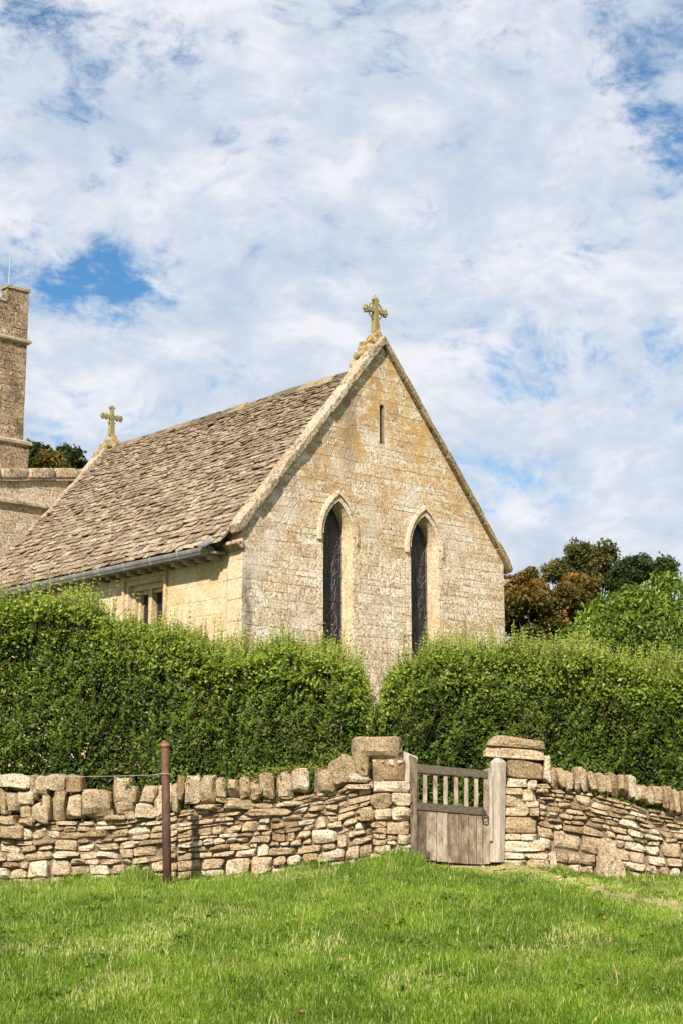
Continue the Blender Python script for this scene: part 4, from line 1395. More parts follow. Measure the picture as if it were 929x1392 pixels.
gate = thing('wooden_gate', tuple(at(615, 1172, 19.05)), 'small weathered oak gate, planked below with six upright bars above, sagging to the right', 'gate')
yg = 19.03
def gy(u): return 0
mb = MB(); plank(mb, [(564, 1049.5), (663, 1057.5), (663, 1048), (566, 1038)], yg - .015, .06, .35); mb.build('top_rail', M['wood_dark'], gate)
mb = MB(); plank(mb, [(566, 1100), (658, 1108), (658, 1098), (566, 1090)], yg - .012, .06, .3); mb.build('middle_rail', M['wood_dark'], gate)
mb = MB(); plank(mb, [(657, 1175), (667.5, 1174), (667.5, 1043), (658, 1046)], yg + .003, .06, .65); mb.build('stile', M['wood'], gate)
mb = MB(); plank(mb, [(564.5, 1166), (569, 1167), (569, 1042), (565, 1042)], yg + .003, .06, .25); mb.build('stile', M['wood'], gate)
for i, u in enumerate((578, 592, 606, 620.2, 634, 647.5)):
    mb = MB(); dv = (u - 570) * .1
    plank(mb, [(u - 2.9, 1096 + dv), (u + 2.9, 1096 + dv), (u + 2.7, 1045 + dv), (u - 2.7, 1045 + dv)], yg + .01, .03, .62 + .05 * (i % 3)); mb.build('bar', M['wood'], gate)
ub = [569.3, 579.6, 594, 609, 624, 637.5, 648, 656.7]
bt = [1160, 1169, 1171, 1172.5, 1173.5, 1174, 1174.5]
tns = [.12, .62, .70, .45, .40, .50, .58]
for i in range(7):
    a, b = ub[i] + .35, ub[i + 1] - .35
    mb = MB(); plank(mb, [(a, bt[i]), (b, bt[i] + .8), (b, 1098 + (b - 570) * .09), (a, 1098 + (a - 570) * .09)], yg + .006 + .004 * (i % 2), .025, tns[i]); mb.build('plank', M['wood'], gate)
mb = MB(); plank(mb, [(564.5, 1165), (584, 1166), (584, 1157), (564.5, 1155)], yg - .012, .02, .3); mb.build('hinge_strap', M['wood_dark'], gate)
# ring latch
lc = at(658, 1104, yg - .02)
mb = MB()
mb.tube([lc + Vector((0, -.008, 0)), lc + Vector((0, .02, 0))], .027, 14)
lt = mb.build('latch', M['iron'], gate)
rc = at(660, 1112.5, yg - .03)
mb = MB(); mb.tube([rc + Vector((.036 * math.cos(a) , -.006, .046 * math.sin(a))) for a in np.linspace(0, 2 * math.pi, 17)], .008, 6, .4, False); mb.build('ring', M['iron'], lt, True)
for (u, v) in ((583, 1043), (601, 1044.5), (666, 1053), (665.5, 1112)):
    p = at(u, v, yg - .016)
    mb = MB(); mb.tube([p, p + Vector((0, .01, 0))], .007, 6); mb.build('nail', M['iron'], gate)

# threshold stone
st = mesh_obj('doorstep', *(lambda b: (tri_interp(b[0], [[[tuple(at(595, 1188, 18.93)), tuple(at(595, 1176, 18.93))], [tuple(at(595, 1188, 18.93) + Vector((0, .4, 0))), tuple(at(595, 1176, 18.93) + Vector((0, .4, 0)))]],
      [[tuple(at(660, 1190, 18.93)), tuple(at(660, 1178, 18.93))], [tuple(at(660, 1190, 18.93) + Vector((0, .4, 0))), tuple(at(660, 1178, 18.93) + Vector((0, .4, 0)))]]]), b[1]))(block(.08, .04)), M['dry'], None, .3, True)
tag(st, 'worn flat stone step half sunk in earth beneath the gate', 'step')

# ---- rusty post and wire
yp = 18.13
pb = at(229, 1200, yp); pt = at(224.5, 1009, yp)
post = thing('steel_post', tuple(pb), 'rusty brown steel post standing in the grass before the left wall', 'post')
mb = MB()
pb2 = pb - Vector((0, 0, .3))
mb.tube([pb2.lerp(pt, k) for k in (0, .5, .97, 1)], [.051, .050, .049, .046], 20, .5); mb.build('post_tube', M['rust'], post, True)
mb = MB(); q = pb2.lerp(pt, .985)
mb.tube([q - Vector((0, 0, .035)), q + Vector((0, 0, .012))], [.053, .053], 20, .9); mb.build('post_collar', M['rust'], post, True)
wz_ = at(222, 1052, yp)
wire = thing('fence_wire', tuple(wz_), 'thin slack fence wire tied round the rusty post and running off left', 'wire')
mb = MB()
mb.tube([wz_ + Vector((-.1 - k * .45, .01, -.012 - .018 * math.sin(k * .8))) for k in range(0, 12)], .0022, 5, .6)
mb.build('strand', M['wire'], wire)
mb = MB()
mb.tube([wz_ + Vector((.024 + .066 * math.cos(a), .066 * math.sin(a), .004 * math.sin(a * 2))) for a in np.linspace(0, 2 * math.pi, 15)], .0035, 5, .6)
mb.tube([wz_ + Vector((-.04, -.02, 0)), wz_ + Vector((-.1, .01, -.012))], .005, 5)
mb.tube([wz_ + Vector((.07, -.04, 0)), wz_ + Vector((.10, -.03, -.035)), wz_ + Vector((.125, -.03, .03))], .003, 5)
mb.build('tie', M['wire'], wire)


# ================================================================== FOLIAGE
def leaves_mesh(name, C, N, size, tone, mat, parent, width=.45, fold=.0, sizes=None, kind='stuff', up=None):
    """diamond leaves at centres C with normals N"""
    n = len(C)
    Nn = N / (np.linalg.norm(N, axis=1, keepdims=True) + 1e-9)
    r_ = rng.normal(size=(n, 3))
    if up is not None: r_ = up
    A = r_ - (r_ * Nn).sum(1, keepdims=True) * Nn
    A /= (np.linalg.norm(A, axis=1, keepdims=True) + 1e-9)
    B = np.cross(Nn, A)
    sz = (size * rng.uniform(.65, 1.3, n))[:, None] if sizes is None else sizes[:, None]
    a = A * sz * .5; b = B * sz * width * .5
    V = np.empty((n, 4, 3))
    V[:, 0] = C - a; V[:, 1] = C + b + a * .1 + Nn * sz * fold; V[:, 2] = C + a; V[:, 3] = C - b + a * .1 + Nn * sz * fold
    idx = np.arange(n * 4).reshape(n, 4)
    if fold:
        Fi = np.concatenate([idx[:, [0, 1, 2]], idx[:, [0, 2, 3]]]); tn = np.concatenate([tone, tone]); k = 3
    else:
        Fi = idx; tn = tone; k = 4
    o = fast_mesh(name, V.reshape(-1, 3), Fi, k, mat, parent, tn)
    if kind: o['kind'] = kind
    return o


def hedge(name_label, prof, yc, depth, n_front, n_top, n_shoot, seed, x_lim):
    """clipped privet hedge that has grown out; prof gives its top as picture points at depth yc"""
    global rng
    rng = np.random.default_rng(seed)
    px = np.array([at(u, v, yc).x for u, v in prof]); pz = np.array([at(u, v, yc).z for u, v in prof])
    def top(x):
        x = np.asarray(x, float)
        P = np.stack([x, x * 0 + seed, x * 0], -1).reshape(-1, 3)
        n_ = ((vnoise(P, 1.5, 81) - .5) * .22 + (vnoise(P, 4.5, 82) - .5) * .13).reshape(x.shape)
        return np.interp(x, px, pz) + n_
    x0, x1 = x_lim
    h = thing('privet_hedge', ((x0 + x1) / 2, yc, 1.1), name_label, 'hedge')
    yf = yc - depth / 2; yk = yc + depth / 2
    def bulge(x, z, s=0):
        P = np.stack([x, np.full_like(x, s), z], -1)
        return (vnoise(P, 1.1, 21) - .5) * .46 + (vnoise(P * np.array([1, 1, .6]), 3.4, 22) - .5) * .34 + (vnoise(P * np.array([1, 1, .6]), 8, 23) - .5) * .16
    # front shell
    x = rng.uniform(x0, x1, n_front)
    z = 1.0 + (top(x) - 1.0) * rng.uniform(0, 1, n_front) ** .85
    rel = (top(x) - z)
    roundin = np.exp(-rel / .40) * .42
    dep = rng.exponential(.085, n_front)
    y = yf + bulge(x, z) + roundin + dep
    Nf = np.stack([rng.normal(0, .55, n_front), rng.normal(-.55, .5, n_front), rng.normal(.55, .5, n_front)], -1)
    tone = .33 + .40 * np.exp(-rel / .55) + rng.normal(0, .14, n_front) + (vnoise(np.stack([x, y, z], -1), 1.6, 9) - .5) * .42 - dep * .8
    C = np.stack([x, y, z], -1)
    # top shell
    xt = rng.uniform(x0, x1, n_top); yt = rng.uniform(yf, yk, n_top)
    edge = np.minimum(yt - yf, yk - yt)
    zt = top(xt) + (vnoise(np.stack([xt, yt, xt * 0], -1), 2.2, 31) - .5) * .30 + (vnoise(np.stack([xt, yt, xt * 0], -1), 6, 32) - .5) * .14 - np.exp(-edge / .18) * .18 - rng.exponential(.08, n_top)
    Nt = np.stack([rng.normal(0, .6, n_top), rng.normal(-.2, .6, n_top), rng.normal(.7, .5, n_top)], -1)
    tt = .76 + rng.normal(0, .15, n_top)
    # leaves filling the rounded shoulder between face and top
    ne_ = n_top // 2
    xe = rng.uniform(x0, x1, ne_); fe = rng.uniform(0, 1, ne_)
    ze = top(xe) - .02 - .42 * (1 - fe) - rng.exponential(.05, ne_); ye = yf + bulge(xe, ze) * .7 + .08 + .50 * fe ** 1.6 + rng.normal(0, .05, ne_)
    xt = np.concatenate([xt, xe]); yt = np.concatenate([yt, ye]); zt = np.concatenate([zt, ze])
    Nt = np.concatenate([Nt, np.stack([rng.normal(0, .6, ne_), rng.normal(-.5, .5, ne_), rng.normal(.6, .5, ne_)], -1)])
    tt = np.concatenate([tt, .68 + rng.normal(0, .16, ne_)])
    # sparse leaves inside and at the back so that light does not leak through
    nb = 42000
    xb = rng.uniform(x0, x1, nb); zb = 1.0 + (top(xb) - 1.05) * rng.uniform(0, 1, nb); yb_ = yf + .25 + bulge(xb, zb) + np.exp(-(top(xb) - zb) / .3) * .3 + rng.uniform(0, .5, nb)
    zb = np.minimum(zb, top(xb) - .12)
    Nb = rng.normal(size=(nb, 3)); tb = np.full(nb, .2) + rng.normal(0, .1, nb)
    # side ends
    # shoots
    ns = n_shoot
    sx = rng.uniform(x0, x1, ns); sy = rng.uniform(yf + .05, yk - .1, ns)
    clus = vnoise(np.stack([sx, sy, sx * 0], -1), 1.6, 41)
    keep = rng.uniform(0, 1, ns) < np.clip((clus - .25) * 2.2, .12, 1)
    sx, sy = sx[keep], sy[keep]; ns = len(sx)
    slen = rng.uniform(.10, .36, ns) * (.6 + .8 * vnoise(np.stack([sx, sy, sx * 0], -1), 2.6, 44)) + (rng.uniform(0, 1, ns) < .09) * rng.uniform(.08, .30, ns)
    sz0 = top(sx) - .16 - np.exp(-np.minimum(sy - yf, yk - sy) / .22) * .22
    ld = np.stack([rng.normal(0, .13, ns), rng.normal(-.05, .13, ns), np.ones(ns)], -1)
    # sprigs that stand out from the face
    nf = int(n_shoot * .22)
    fx = rng.uniform(x0, x1, nf); fz = 1.2 + (top(fx) - 1.3) * rng.uniform(0, 1, nf) ** .7
    fy = yf + bulge(fx, fz) + np.exp(-(top(fx) - fz) / .40) * .42 + .02
    sx = np.concatenate([sx, fx]); sy = np.concatenate([sy, fy]); slen = np.concatenate([slen, rng.uniform(.08, .20, nf)])
    sz0 = np.concatenate([sz0, fz])
    ld = np.concatenate([ld, np.stack([rng.normal(0, .3, nf), rng.normal(-.45, .2, nf), np.full(nf, .9)], -1)])
    ns2 = ns; ns = len(sx)
    tadd = np.concatenate([np.zeros(ns2), np.clip(np.exp(-(top(fx) - fz) / .6) * .28 - .30, -.4, 0)])
    Cs = []; Ns = []; Ts = []; Us = []; Ss = []
    for j in range(11):
        f = (j + .5) / 11
        L_ = slen * 1.3
        nodez = f * L_
        p = np.stack([sx, sy, sz0], -1) + ld * nodez[:, None]
        for sg in (-1, 1):
            ang = j * 1.57 * .5 * math.pi + sg * 0
            ax = np.stack([np.cos(ang + sx * 40) * sg, np.sin(ang + sx * 40) * sg, np.full(ns, 1.1)], -1)
            ax /= np.linalg.norm(ax, axis=1, keepdims=True)
            s_ = .064 * (1.15 - .70 * f) * rng.uniform(.8, 1.2, ns)
            Cs.append(p + ax * s_[:, None] * .5); Us.append(ax)
            Ns.append(rng.normal(size=(ns, 3)) * .5 + np.array([0, -.6, .3])); Ts.append(tadd + .68 + .24 * f + rng.normal(0, .08, ns)); Ss.append(s_)
    Cs = np.concatenate(Cs); Ns = np.concatenate(Ns); Ts = np.concatenate(Ts); Us = np.concatenate(Us); Ss = np.concatenate(Ss)
    Call = np.concatenate([C, np.stack([xt, yt, zt], -1)])
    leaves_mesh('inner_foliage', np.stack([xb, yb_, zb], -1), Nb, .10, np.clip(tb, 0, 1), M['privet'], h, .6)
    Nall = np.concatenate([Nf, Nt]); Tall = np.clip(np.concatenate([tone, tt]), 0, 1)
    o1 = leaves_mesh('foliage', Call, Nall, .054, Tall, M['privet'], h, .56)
    pm = vnoise(C, 1.9, 95) + rng.normal(0, .06, len(C))
    dk_ = C[(pm > .74)][::4]
    if len(dk_): leaves_mesh('dry_leaves', dk_ - np.array([0, .03, 0]), rng.normal(size=(len(dk_), 3)) + np.array([0, -.5, .5]), .045, rng.uniform(0, .7, len(dk_)), M['dryleaf'], h, .5)
    o2 = leaves_mesh('shoot_leaves', Cs, Ns, .04, np.clip(Ts, 0, 1), M['privet'], h, .50, sizes=Ss, up=Us)
    # stems: the long shoots plus the woody framework inside
    mbs = MB()
    for i in range(ns):
        p = Vector((sx[i], sy[i], sz0[i] - .15)); d = Vector(ld[i]) * (slen[i] * 1.25 + .15)
        mbs.tube([p, p + d], [.0035, .0015], 3, .5, False)
    rs = random.Random(seed)
    for i in range(int((x1 - x0) * 9)):
        x = rs.uniform(x0, x1); y = yc + rs.uniform(-.35, .35)
        zt_ = float(top(x)) - .25
        if zt_ < 1.3: continue
        pts = [Vector((x, y, 1.05))]
        for k in range(4):
            pts.append(pts[-1] + Vector((rs.uniform(-.14, .14), rs.uniform(-.12, .12), (zt_ - 1.05) / 4)))
        mbs.tube(pts, [.022, .017, .012, .008, .004], 5, rs.random(), False)
        for k in range(6):
            a = pts[rs.randint(1, 4)]
            b = a + Vector((rs.uniform(-.3, .3), rs.uniform(-.5, .3), rs.uniform(.0, .35)))
            mbs.tube([a, b], [.008, .003], 3, rs.random(), False)
    st_ = mbs.build('stems', M['twig'], h); st_['kind'] = 'stuff'
    return h


hedge('taller privet hedge behind the left wall, shaggy with upright shoots below the gutter',
      [(-220, 835), (-40, 832), (0, 836), (60, 822), (130, 838), (200, 862), (300, 880), (400, 892), (440, 898), (474, 906), (492, 922), (503, 948), (509, 1000), (514, 1090)], 20.55, 1.5, 112000, 42000, 4400, 5,
      (-7.6, at(514, 900, 20.5).x))
hedge('privet hedge running right from behind the gate below the lancet windows',
      [(508, 1090), (513, 1000), (517, 950), (525, 925), (545, 906), (600, 890), (680, 888), (720, 902), (800, 898), (870, 898), (929, 902), (1120, 905)], 20.75, 1.5, 112000, 42000, 4000, 6,
      (at(508, 900, 20.7).x, 8.0))


def tree(name, label, base, height, crown_c, crown_r, nclump, nleaf, size, mat, seed, clump_r=.5, trunk=.16, tone_fn=None, cat='tree', group=None, lobes=None):
    global rng
    rng = np.random.default_rng(seed)
    rs = random.Random(seed)
    T = thing(name, base, label, cat, group)
    lobes = lobes or [(crown_c, crown_r)]
    cents = []
    for i in range(nclump):
        c, r_ = rs.choice(lobes)
        while True:
            d = Vector((rs.uniform(-1, 1), rs.uniform(-1, 1), rs.uniform(-1, 1)))
            if .25 < d.length < 1: break
        d = d * (1.0 if d.length > .6 else 1.3)
        cents.append(Vector((c[0] + d.x * r_[0], c[1] + d.y * r_[1], c[2] + d.z * r_[2])))
    cen = np.array([tuple(c) for c in cents])
    pick = rng.integers(0, nclump, nleaf)
    rad = rng.uniform(.4, 1.25, nclump)[pick][:, None] * clump_r
    d = rng.normal(size=(nleaf, 3)); d /= np.linalg.norm(d, axis=1, keepdims=True)
    C = cen[pick] + d * rad * rng.uniform(.25, 1, (nleaf, 1)) ** .6 * np.array([1, 1, .75])
    C += rng.normal(0, .04, (nleaf, 3))
    N = rng.normal(size=(nleaf, 3)) * .6 + np.array([0, -.2, .5])
    ct = rng.normal(0, .13, nclump)[pick]
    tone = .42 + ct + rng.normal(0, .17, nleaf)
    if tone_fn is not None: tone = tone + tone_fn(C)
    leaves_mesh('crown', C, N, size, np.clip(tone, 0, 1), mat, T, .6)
    mb_ = MB()
    c0_ = Vector(lobes[0][0])
    top_ = Vector((c0_.x, c0_.y, c0_.z + lobes[0][1][2] * .3))
    b0 = Vector(base) - Vector((0, 0, .2))
    pts = [b0.lerp(top_, k) + Vector((rs.uniform(-.08, .08), rs.uniform(-.08, .08), 0)) * (k > 0) for k in (0, .25, .5, .75, 1)]
    mb_.tube(pts, [trunk * 1.3, trunk, trunk * .8, trunk * .55, trunk * .25], 8, .5, False)
    mb_.build('trunk', M['bark'], T, True)
    mb_ = MB()
    for c in cents[::2]:
        k = rs.uniform(.3, .95)
        a = pts[0].lerp(pts[-1], k)
        m_ = a.lerp(c, .5) + Vector((0, 0, -.1))
        mb_.tube([a, m_, c], [trunk * .3, trunk * .18, trunk * .05], 4, .5, False)
    mb_.build('limbs', M['bark'], T)
    return T


def GB(x, y): return (x, y, 1.1)


# laurel: leaves large and glossy
rng = np.random.default_rng(77)
lc_ = (at(888, 860, 23.2).x, 23.2)
LT = thing('laurel_bush', GB(*lc_), 'rounded glossy bright green laurel bush rising above the hedge at the right', 'bush')
n = 56000
th = rng.uniform(0, 2 * np.pi, n); ph = np.arccos(rng.uniform(-.1, 1, n))
d = np.stack([np.sin(ph) * np.cos(th), np.sin(ph) * np.sin(th), np.cos(ph)], -1)
rad = 1 - rng.exponential(.07, n)
rad += (vnoise(d, 3.5, 51) - .5) * .16 + (vnoise(d, 9, 52) - .5) * .08
ztop = at(872, 790, 23.2).z
C = np.array([lc_[0], lc_[1], 1.9]) + d * rad[:, None] * np.array([2.05, 1.5, ztop - 1.9 + .08])
up = d * .7 + rng.normal(0, .45, (n, 3)) + np.array([0, 0, .5])
N = rng.normal(size=(n, 3)) * .5 + d * .8
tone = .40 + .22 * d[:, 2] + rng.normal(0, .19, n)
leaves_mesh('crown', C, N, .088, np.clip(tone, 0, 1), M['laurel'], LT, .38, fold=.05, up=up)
mb = MB()
for i in range(40):
    a = Vector((lc_[0] + random.uniform(-.3, .3), lc_[1] + random.uniform(-.3, .3), 1.0)); dd = Vector(d[i * 37]); b = Vector(C[i * 37]) - dd * .15
    mb.tube([a, a.lerp(b, .5) + Vector((0, 0, .2)), b], [.035, .02, .006], 5, .5, False)
mb.build('branches', M['bark'], LT)
n = 6000
C = np.array([lc_[0], lc_[1], 1.9]) + rng.normal(0, .36, (n, 3)) * np.array([1.5, 1.4, 1.8])
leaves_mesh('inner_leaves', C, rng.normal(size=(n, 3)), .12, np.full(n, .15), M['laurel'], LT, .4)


def px3(u, v, Y): return tuple(at(u, v, Y))


def px_r(du, Y): return du / 2139 * Y


Y1 = 38
tree('autumn_tree', 'low bushy tree turning orange-brown close behind the right corner of the gable', GB(at(745, 850, Y1).x, Y1), 6, None, None, 170, 70000, .095, M['orange_leaf'], 61, .27,
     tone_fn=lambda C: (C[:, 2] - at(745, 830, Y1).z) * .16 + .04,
     lobes=[(px3(742, 835, Y1), (px_r(62, Y1), 1.2, px_r(58, Y1))), (px3(710, 820, Y1), (px_r(30, Y1), .9, px_r(48, Y1))), (px3(785, 815, Y1), (px_r(28, Y1), .9, px_r(34, Y1))), (px3(745, 880, Y1), (px_r(60, Y1), 1.1, px_r(50, Y1)))])
Y2 = 43
tree('olive_tree', 'tallest background tree with loose olive-brown crown, second from the gable', GB(at(800, 850, Y2).x, Y2), 8, None, None, 120, 42000, .095, M['brown_leaf'], 62, .26,
     lobes=[(px3(800, 785, Y2), (px_r(30, Y2), 1.0, px_r(48, Y2))), (px3(785, 765, Y2), (px_r(17, Y2), .8, px_r(22, Y2))), (px3(818, 762, Y2), (px_r(14, Y2), .8, px_r(20, Y2))), (px3(758, 778, Y2), (px_r(18, Y2), .8, px_r(12, Y2))), (px3(800, 850, Y2), (px_r(36, Y2), 1.0, px_r(50, Y2)))])
Y3 = 42
tree('dark_tree', 'dark green tree with ragged top behind the laurel bush', GB(at(875, 850, Y3).x, Y3), 8, None, None, 100, 36000, .095, M['dark_leaf'], 63, .26,
     lobes=[(px3(872, 800, Y3), (px_r(44, Y3), 1.0, px_r(36, Y3))), (px3(868, 772, Y3), (px_r(20, Y3), .8, px_r(14, Y3))), (px3(900, 784, Y3), (px_r(14, Y3), .8, px_r(18, Y3))), (px3(845, 790, Y3), (px_r(14, Y3), .8, px_r(22, Y3))), (px3(870, 860, Y3), (px_r(55, Y3), 1.0, px_r(50, Y3)))])
Y4 = 52
for (u, v, rx, rz, mat, nm, lb, sd) in ((52, 628, 20, 26, 'dark_leaf', 'dark_tree', 'dark green tree just right of the tower, nearest to its wall', 64), (98, 632, 24, 22, 'dark_leaf', 'dark_tree', 'dark green treetop below the small cross on the far gable', 65),
                                        (73, 636, 15, 22, 'orange_leaf', 'autumn_tree', 'orange-tinged treetop between the tower and the small cross', 66)):
    yy = Y4 if mat == 'dark_leaf' else Y4 - 3
    tree(nm, lb, GB(at(u, v, yy).x, yy), 12, None, None, 60, 14000, .14, M[mat], sd, .30, trunk=.22,
         lobes=[(px3(u, v + 4, yy), (px_r(rx, yy), 1.0, px_r(rz, yy))), (px3(u - 6, v - 6, yy), (px_r(8, yy), .8, px_r(16, yy))), (px3(u + 6, v + 30, yy), (px_r(rx * 1.1, yy), 1.0, px_r(rz * 1.5, yy)))])

# moss and small plants on the wall tops
rng = np.random.default_rng(91)
pts = []
for (u, v, k, w_) in ((395, 1046, 260, 22), (370, 1052, 200, 20), (345, 1060, 120, 14), (480, 1046, 90, 9), (425, 1042, 90, 10)):
    p = at(u, v, 19.12)
    pts.append(np.array(p) + rng.normal(size=(k, 3)) * np.array([px_r(w_, 19), .08, .022]))
C = np.concatenate(pts); n = len(C)
mo = leaves_mesh('moss', C, rng.normal(size=(n, 3)) * .4 + np.array([0, -.3, 1]), .035, rng.uniform(0, 1, n), M['moss'], lw, .8)
for (u, v, k, lb) in ((250, 1056, 26, 'small green plant growing from the wall top just right of the rusty post'), (173, 1066, 22, 'small green weed rooted between coping stones left of the rusty post'), (306, 1064, 34, 'green creeper tuft spilling between coping stones in the middle of the left wall')):
    p = np.array(at(u, v, 18.93))
    C = p + rng.normal(size=(k, 3)) * np.array([.035, .02, .04])
    T = thing('wall_plant', tuple(p), lb, 'plant')
    leaves_mesh('leaves', C, rng.normal(size=(k, 3)) + np.array([0, -.8, .6]), .035, rng.uniform(.4, .85, k), M['privet'], T, .6, kind=None)
    mb = MB()
    for i in range(6):
        mb.tube([Vector(p) - Vector((0, -.05, .05)), Vector(C[i])], [.003, .0015], 3, .5, False)
    mb.build('stem', M['twig'], T)

# ================================================================== GRASS
rng = np.random.default_rng(123)


def blades(n, x, y, hgt, wid, tone, lean=.55):
    z = ground_full(x, y)
    th = rng.uniform(0, 2 * np.pi, n)
    ld = np.stack([np.cos(th), np.sin(th)], -1) * (rng.uniform(.1, 1.0, n) * lean * hgt)[:, None]
    wa = rng.normal(0, .6, n)
    wx = np.stack([np.cos(wa), np.sin(wa)], -1) * (wid * .5)[:, None]
    V = np.empty((n, 5, 3))
    b = np.stack([x, y], -1)
    V[:, 0, :2] = b - wx; V[:, 1, :2] = b + wx
    V[:, 0, 2] = V[:, 1, 2] = z - .01
    m_ = b + ld * .35
    V[:, 2, :2] = m_ + wx * .75; V[:, 3, :2] = m_ - wx * .75
    V[:, 2, 2] = V[:, 3, 2] = z + hgt * .58
    V[:, 4, :2] = b + ld; V[:, 4, 2] = z + hgt * rng.uniform(.80, 1.0, n)
    i = np.arange(n)[:, None] * 5
    F1 = np.concatenate([i + np.array([[0, 1, 2]]), i + np.array([[0, 2, 3]]), i + np.array([[3, 2, 4]])])
    return V.reshape(-1, 3), F1, np.concatenate([tone, tone, tone])


N1 = 345000
y = rng.uniform(10.6, 18.97, N1); x = rng.uniform(-1, 1, N1); x = x * (.235 * y + .7) + np.where(rng.uniform(0, 1, N1) < .22, np.sign(x) * rng.uniform(0, 3.2, N1), 0)
P = np.stack([x, y, x * 0], -1)
patch = vnoise(P, .8, 61) * .5 + vnoise(P, 2.6, 62) * .35 + vnoise(P, 7, 63) * .15
dirt_ = dirt_amt(x, y)
keep = rng.uniform(0, 1, N1) > dirt_ * .93
# track is grazed shorter
short = np.exp(-(((y - (18.35 - 1.65 * (x - 1.75))) / 1.2) ** 2)) * (x > 1.0)
wallside = np.exp(-np.clip(18.9 - y, 0, 9) / .20)
gapm = (x > .95) & (x < 2.5)
hgt = (.020 + .135 * np.clip(patch - .12, 0, 1) ** 1.9 + rng.exponential(.012, N1)) * (1 - .75 * short) * (1 + wallside * np.where(gapm, .1, .9))
mound = np.exp(-(((x - .65) / .42) ** 2 + ((y - 18.5) / .45) ** 2)); hgt *= 1 + 1.3 * mound
hgt *= 1 - .6 * np.exp(-(((x - 1.55) / .4) ** 2 + ((y - 18.6) / .5) ** 2))
hgt *= 1 + .55 * (vnoise(P, 4.2, 77) > .66)
hgt = np.maximum(hgt, .010)
wid = rng.uniform(.0058, .0108, N1) * (.75 + y / 45)
tone = .20 + .55 * (vnoise(P, 1.7, 71) * .5 + vnoise(P, 5, 72) * .5) + .15 * (patch - .5) + rng.normal(0, .17, N1) + .12 * short + .10 * wallside * 0
straw = rng.uniform(0, 1, N1) < .05 + .26 * short + .22 * (vnoise(P, 1.3, 88) > .70)
tone = np.where(straw, .93 + rng.uniform(0, .07, N1), np.clip(tone, 0, .86))
k = keep
V1, F1, T1 = blades(k.sum(), x[k], y[k], hgt[k], wid[k], tone[k])
go = fast_mesh('grass', V1, F1, 3, M['grass'], None, T1)
tag(go, 'bright green uneven meadow grass in front of the wall', 'grass', kind='stuff')
# tall bents with pale stalks
N2 = 1500
y = rng.uniform(12.0, 18.7, N2); x = rng.uniform(-1, 1, N2) * (.235 * y + .6)
k = (rng.uniform(0, 1, N2) < np.clip(.9 - (x + 1) * .28, .12, 1))
x, y = x[k], y[k]; N2 = len(x)
V1, F1, T1 = blades(N2, x, y, rng.uniform(.12, .26, N2), rng.uniform(.003, .0045, N2), rng.uniform(.86, 1.0, N2), .7)
go = fast_mesh('grass_bents', V1, F1, 3, M['grass'], None, T1)
tag(go, 'thin pale seed stalks standing among the meadow grass', 'grass', kind='stuff')
# flat broad-leaved weeds among the grass
nw_ = 420
wy = rng.uniform(11.8, 18.6, nw_); wx_ = rng.uniform(-1.4, 1.4, nw_) * (.235 * wy + .5)
Cw = []; Nw = []; Uw = []; Tw = []
for i in range(nw_):
    k_ = rng.integers(5, 12); sp_ = rng.uniform(.02, .06)
    a_ = rng.uniform(0, 6.28, k_)
    px_, py_ = wx_[i] + np.cos(a_) * sp_, wy[i] + np.sin(a_) * sp_
    pz_ = ground_full(px_, py_) + rng.uniform(.03, .07, k_)
    Cw.append(np.stack([px_, py_, pz_], -1)); Uw.append(np.stack([np.cos(a_), np.sin(a_), np.full(k_, .3)], -1)); Nw.append(rng.normal(0, .25, (k_, 3)) + np.array([0, 0, 1])); Tw.append(np.full(k_, rng.uniform(0, 1)))
wo_ = leaves_mesh('weeds', np.concatenate(Cw), np.concatenate(Nw), .055, np.concatenate(Tw), M['weed'], None, .5, up=np.concatenate(Uw))
tag(wo_, 'low broad-leaved weeds dotted through the meadow grass', 'weeds', kind='stuff')
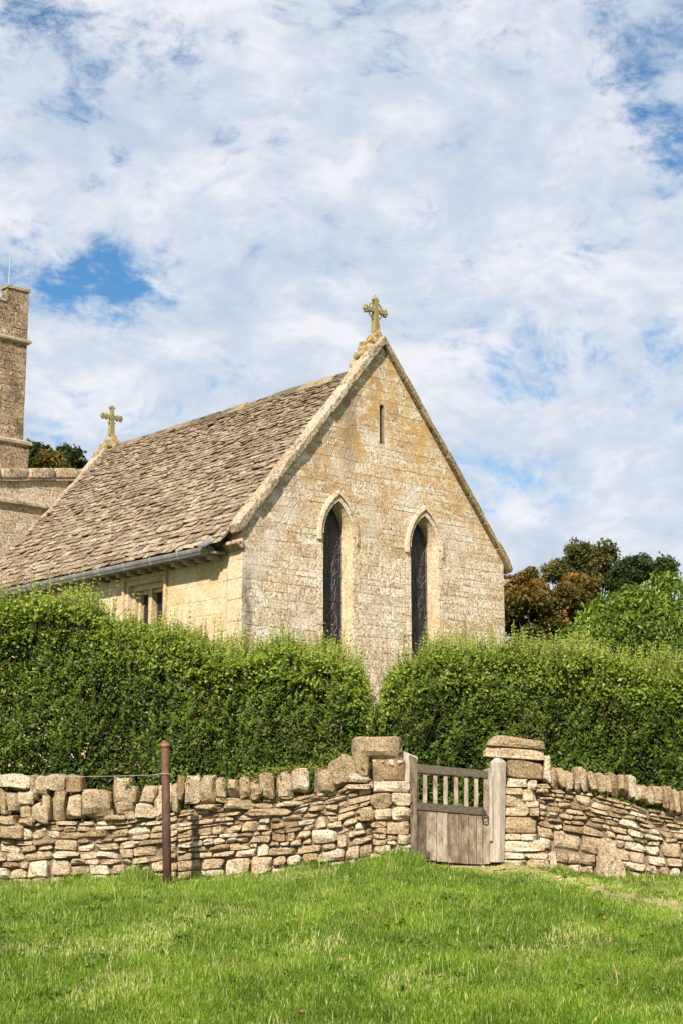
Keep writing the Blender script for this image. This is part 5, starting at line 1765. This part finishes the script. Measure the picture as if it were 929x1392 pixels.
# earth clods and small pebbles on the bare patches
N3 = 26
rr = random.Random(8)
mb = MB()
for i in range(N3 * 6):
    x_, y_ = rr.uniform(1.0, 4.5), rr.uniform(17.2, 18.85)
    if dirt_amt(np.array([x_]), np.array([y_]))[0] < .35: continue
    r_ = rr.uniform(.012, .035); z_ = float(ground_full(np.array([x_]), np.array([y_]))[0])
    Vb, Fb = block(.35, .2, True)
    mb.add((Vb * np.array([r_, r_, r_ * .6]) + np.array([x_, y_, z_ + r_ * .25])).tolist(), Fb, rr.random())
if mb.v:
    o = mb.build('gravel', M['dry']); tag(o, 'small stones and clods on the bare earth by the gate', 'gravel', kind='stuff')

# fallen leaves
rr = random.Random(12)
FL = [((820, 1248), 'largest brown fallen leaf on the track at the right'), ((842, 1340), 'curled brown fallen leaf in grass towards the lower right'), ((838, 1325), 'rust-coloured fallen leaf beside another leaf at the lower right'), ((697, 1364), 'orange fallen leaf low in the grass right of centre'),
      ((576, 1320), 'reddish fallen leaf in the grass near the middle'), ((832, 1281), 'brown fallen leaf below the worn track at the right'), ((776, 1276), 'small brown fallen leaf in the grass below the track'), ((408, 1375), 'orange fallen leaf at the bottom edge of the meadow'),
      ((465, 1306), 'small rust fallen leaf in the grass left of centre'), ((236, 1232), 'yellow fallen leaf near the foot of the rusty post')]
for (u, v), lb in FL:
    # walk along the view ray down to the ground
    d_ = pdir(u, v); kk = 11.0
    while kk < 19 and EYE + d_.z * kk > float(ground_full(np.array([d_.x * kk]), np.array([d_.y * kk]))[0]) + .05: kk += .02
    c = Vector((d_.x * kk, d_.y * kk, EYE + d_.z * kk))
    n_ = 6; a0 = rr.uniform(0, 6)
    rim = [c + Vector((math.cos(a0 + a) * .030 * (1 if i % 2 else .72), math.sin(a0 + a) * .022, .012 * math.sin(a * 2) + rr.uniform(0, .02))) for i, a in enumerate(np.linspace(0, 2 * math.pi, n_ * 2, endpoint=False))]
    o = mesh_obj('fallen_leaf', [c] + rim, [(0, i + 1, (i + 1) % (n_ * 2) + 1) for i in range(n_ * 2)], M['fallen'], None, rr.uniform(.4, 1))
    tag(o, lb, 'leaf', 'brown leaves fallen on the meadow')
print('stones', n1, n2, n3, 'slates', len(pcs))
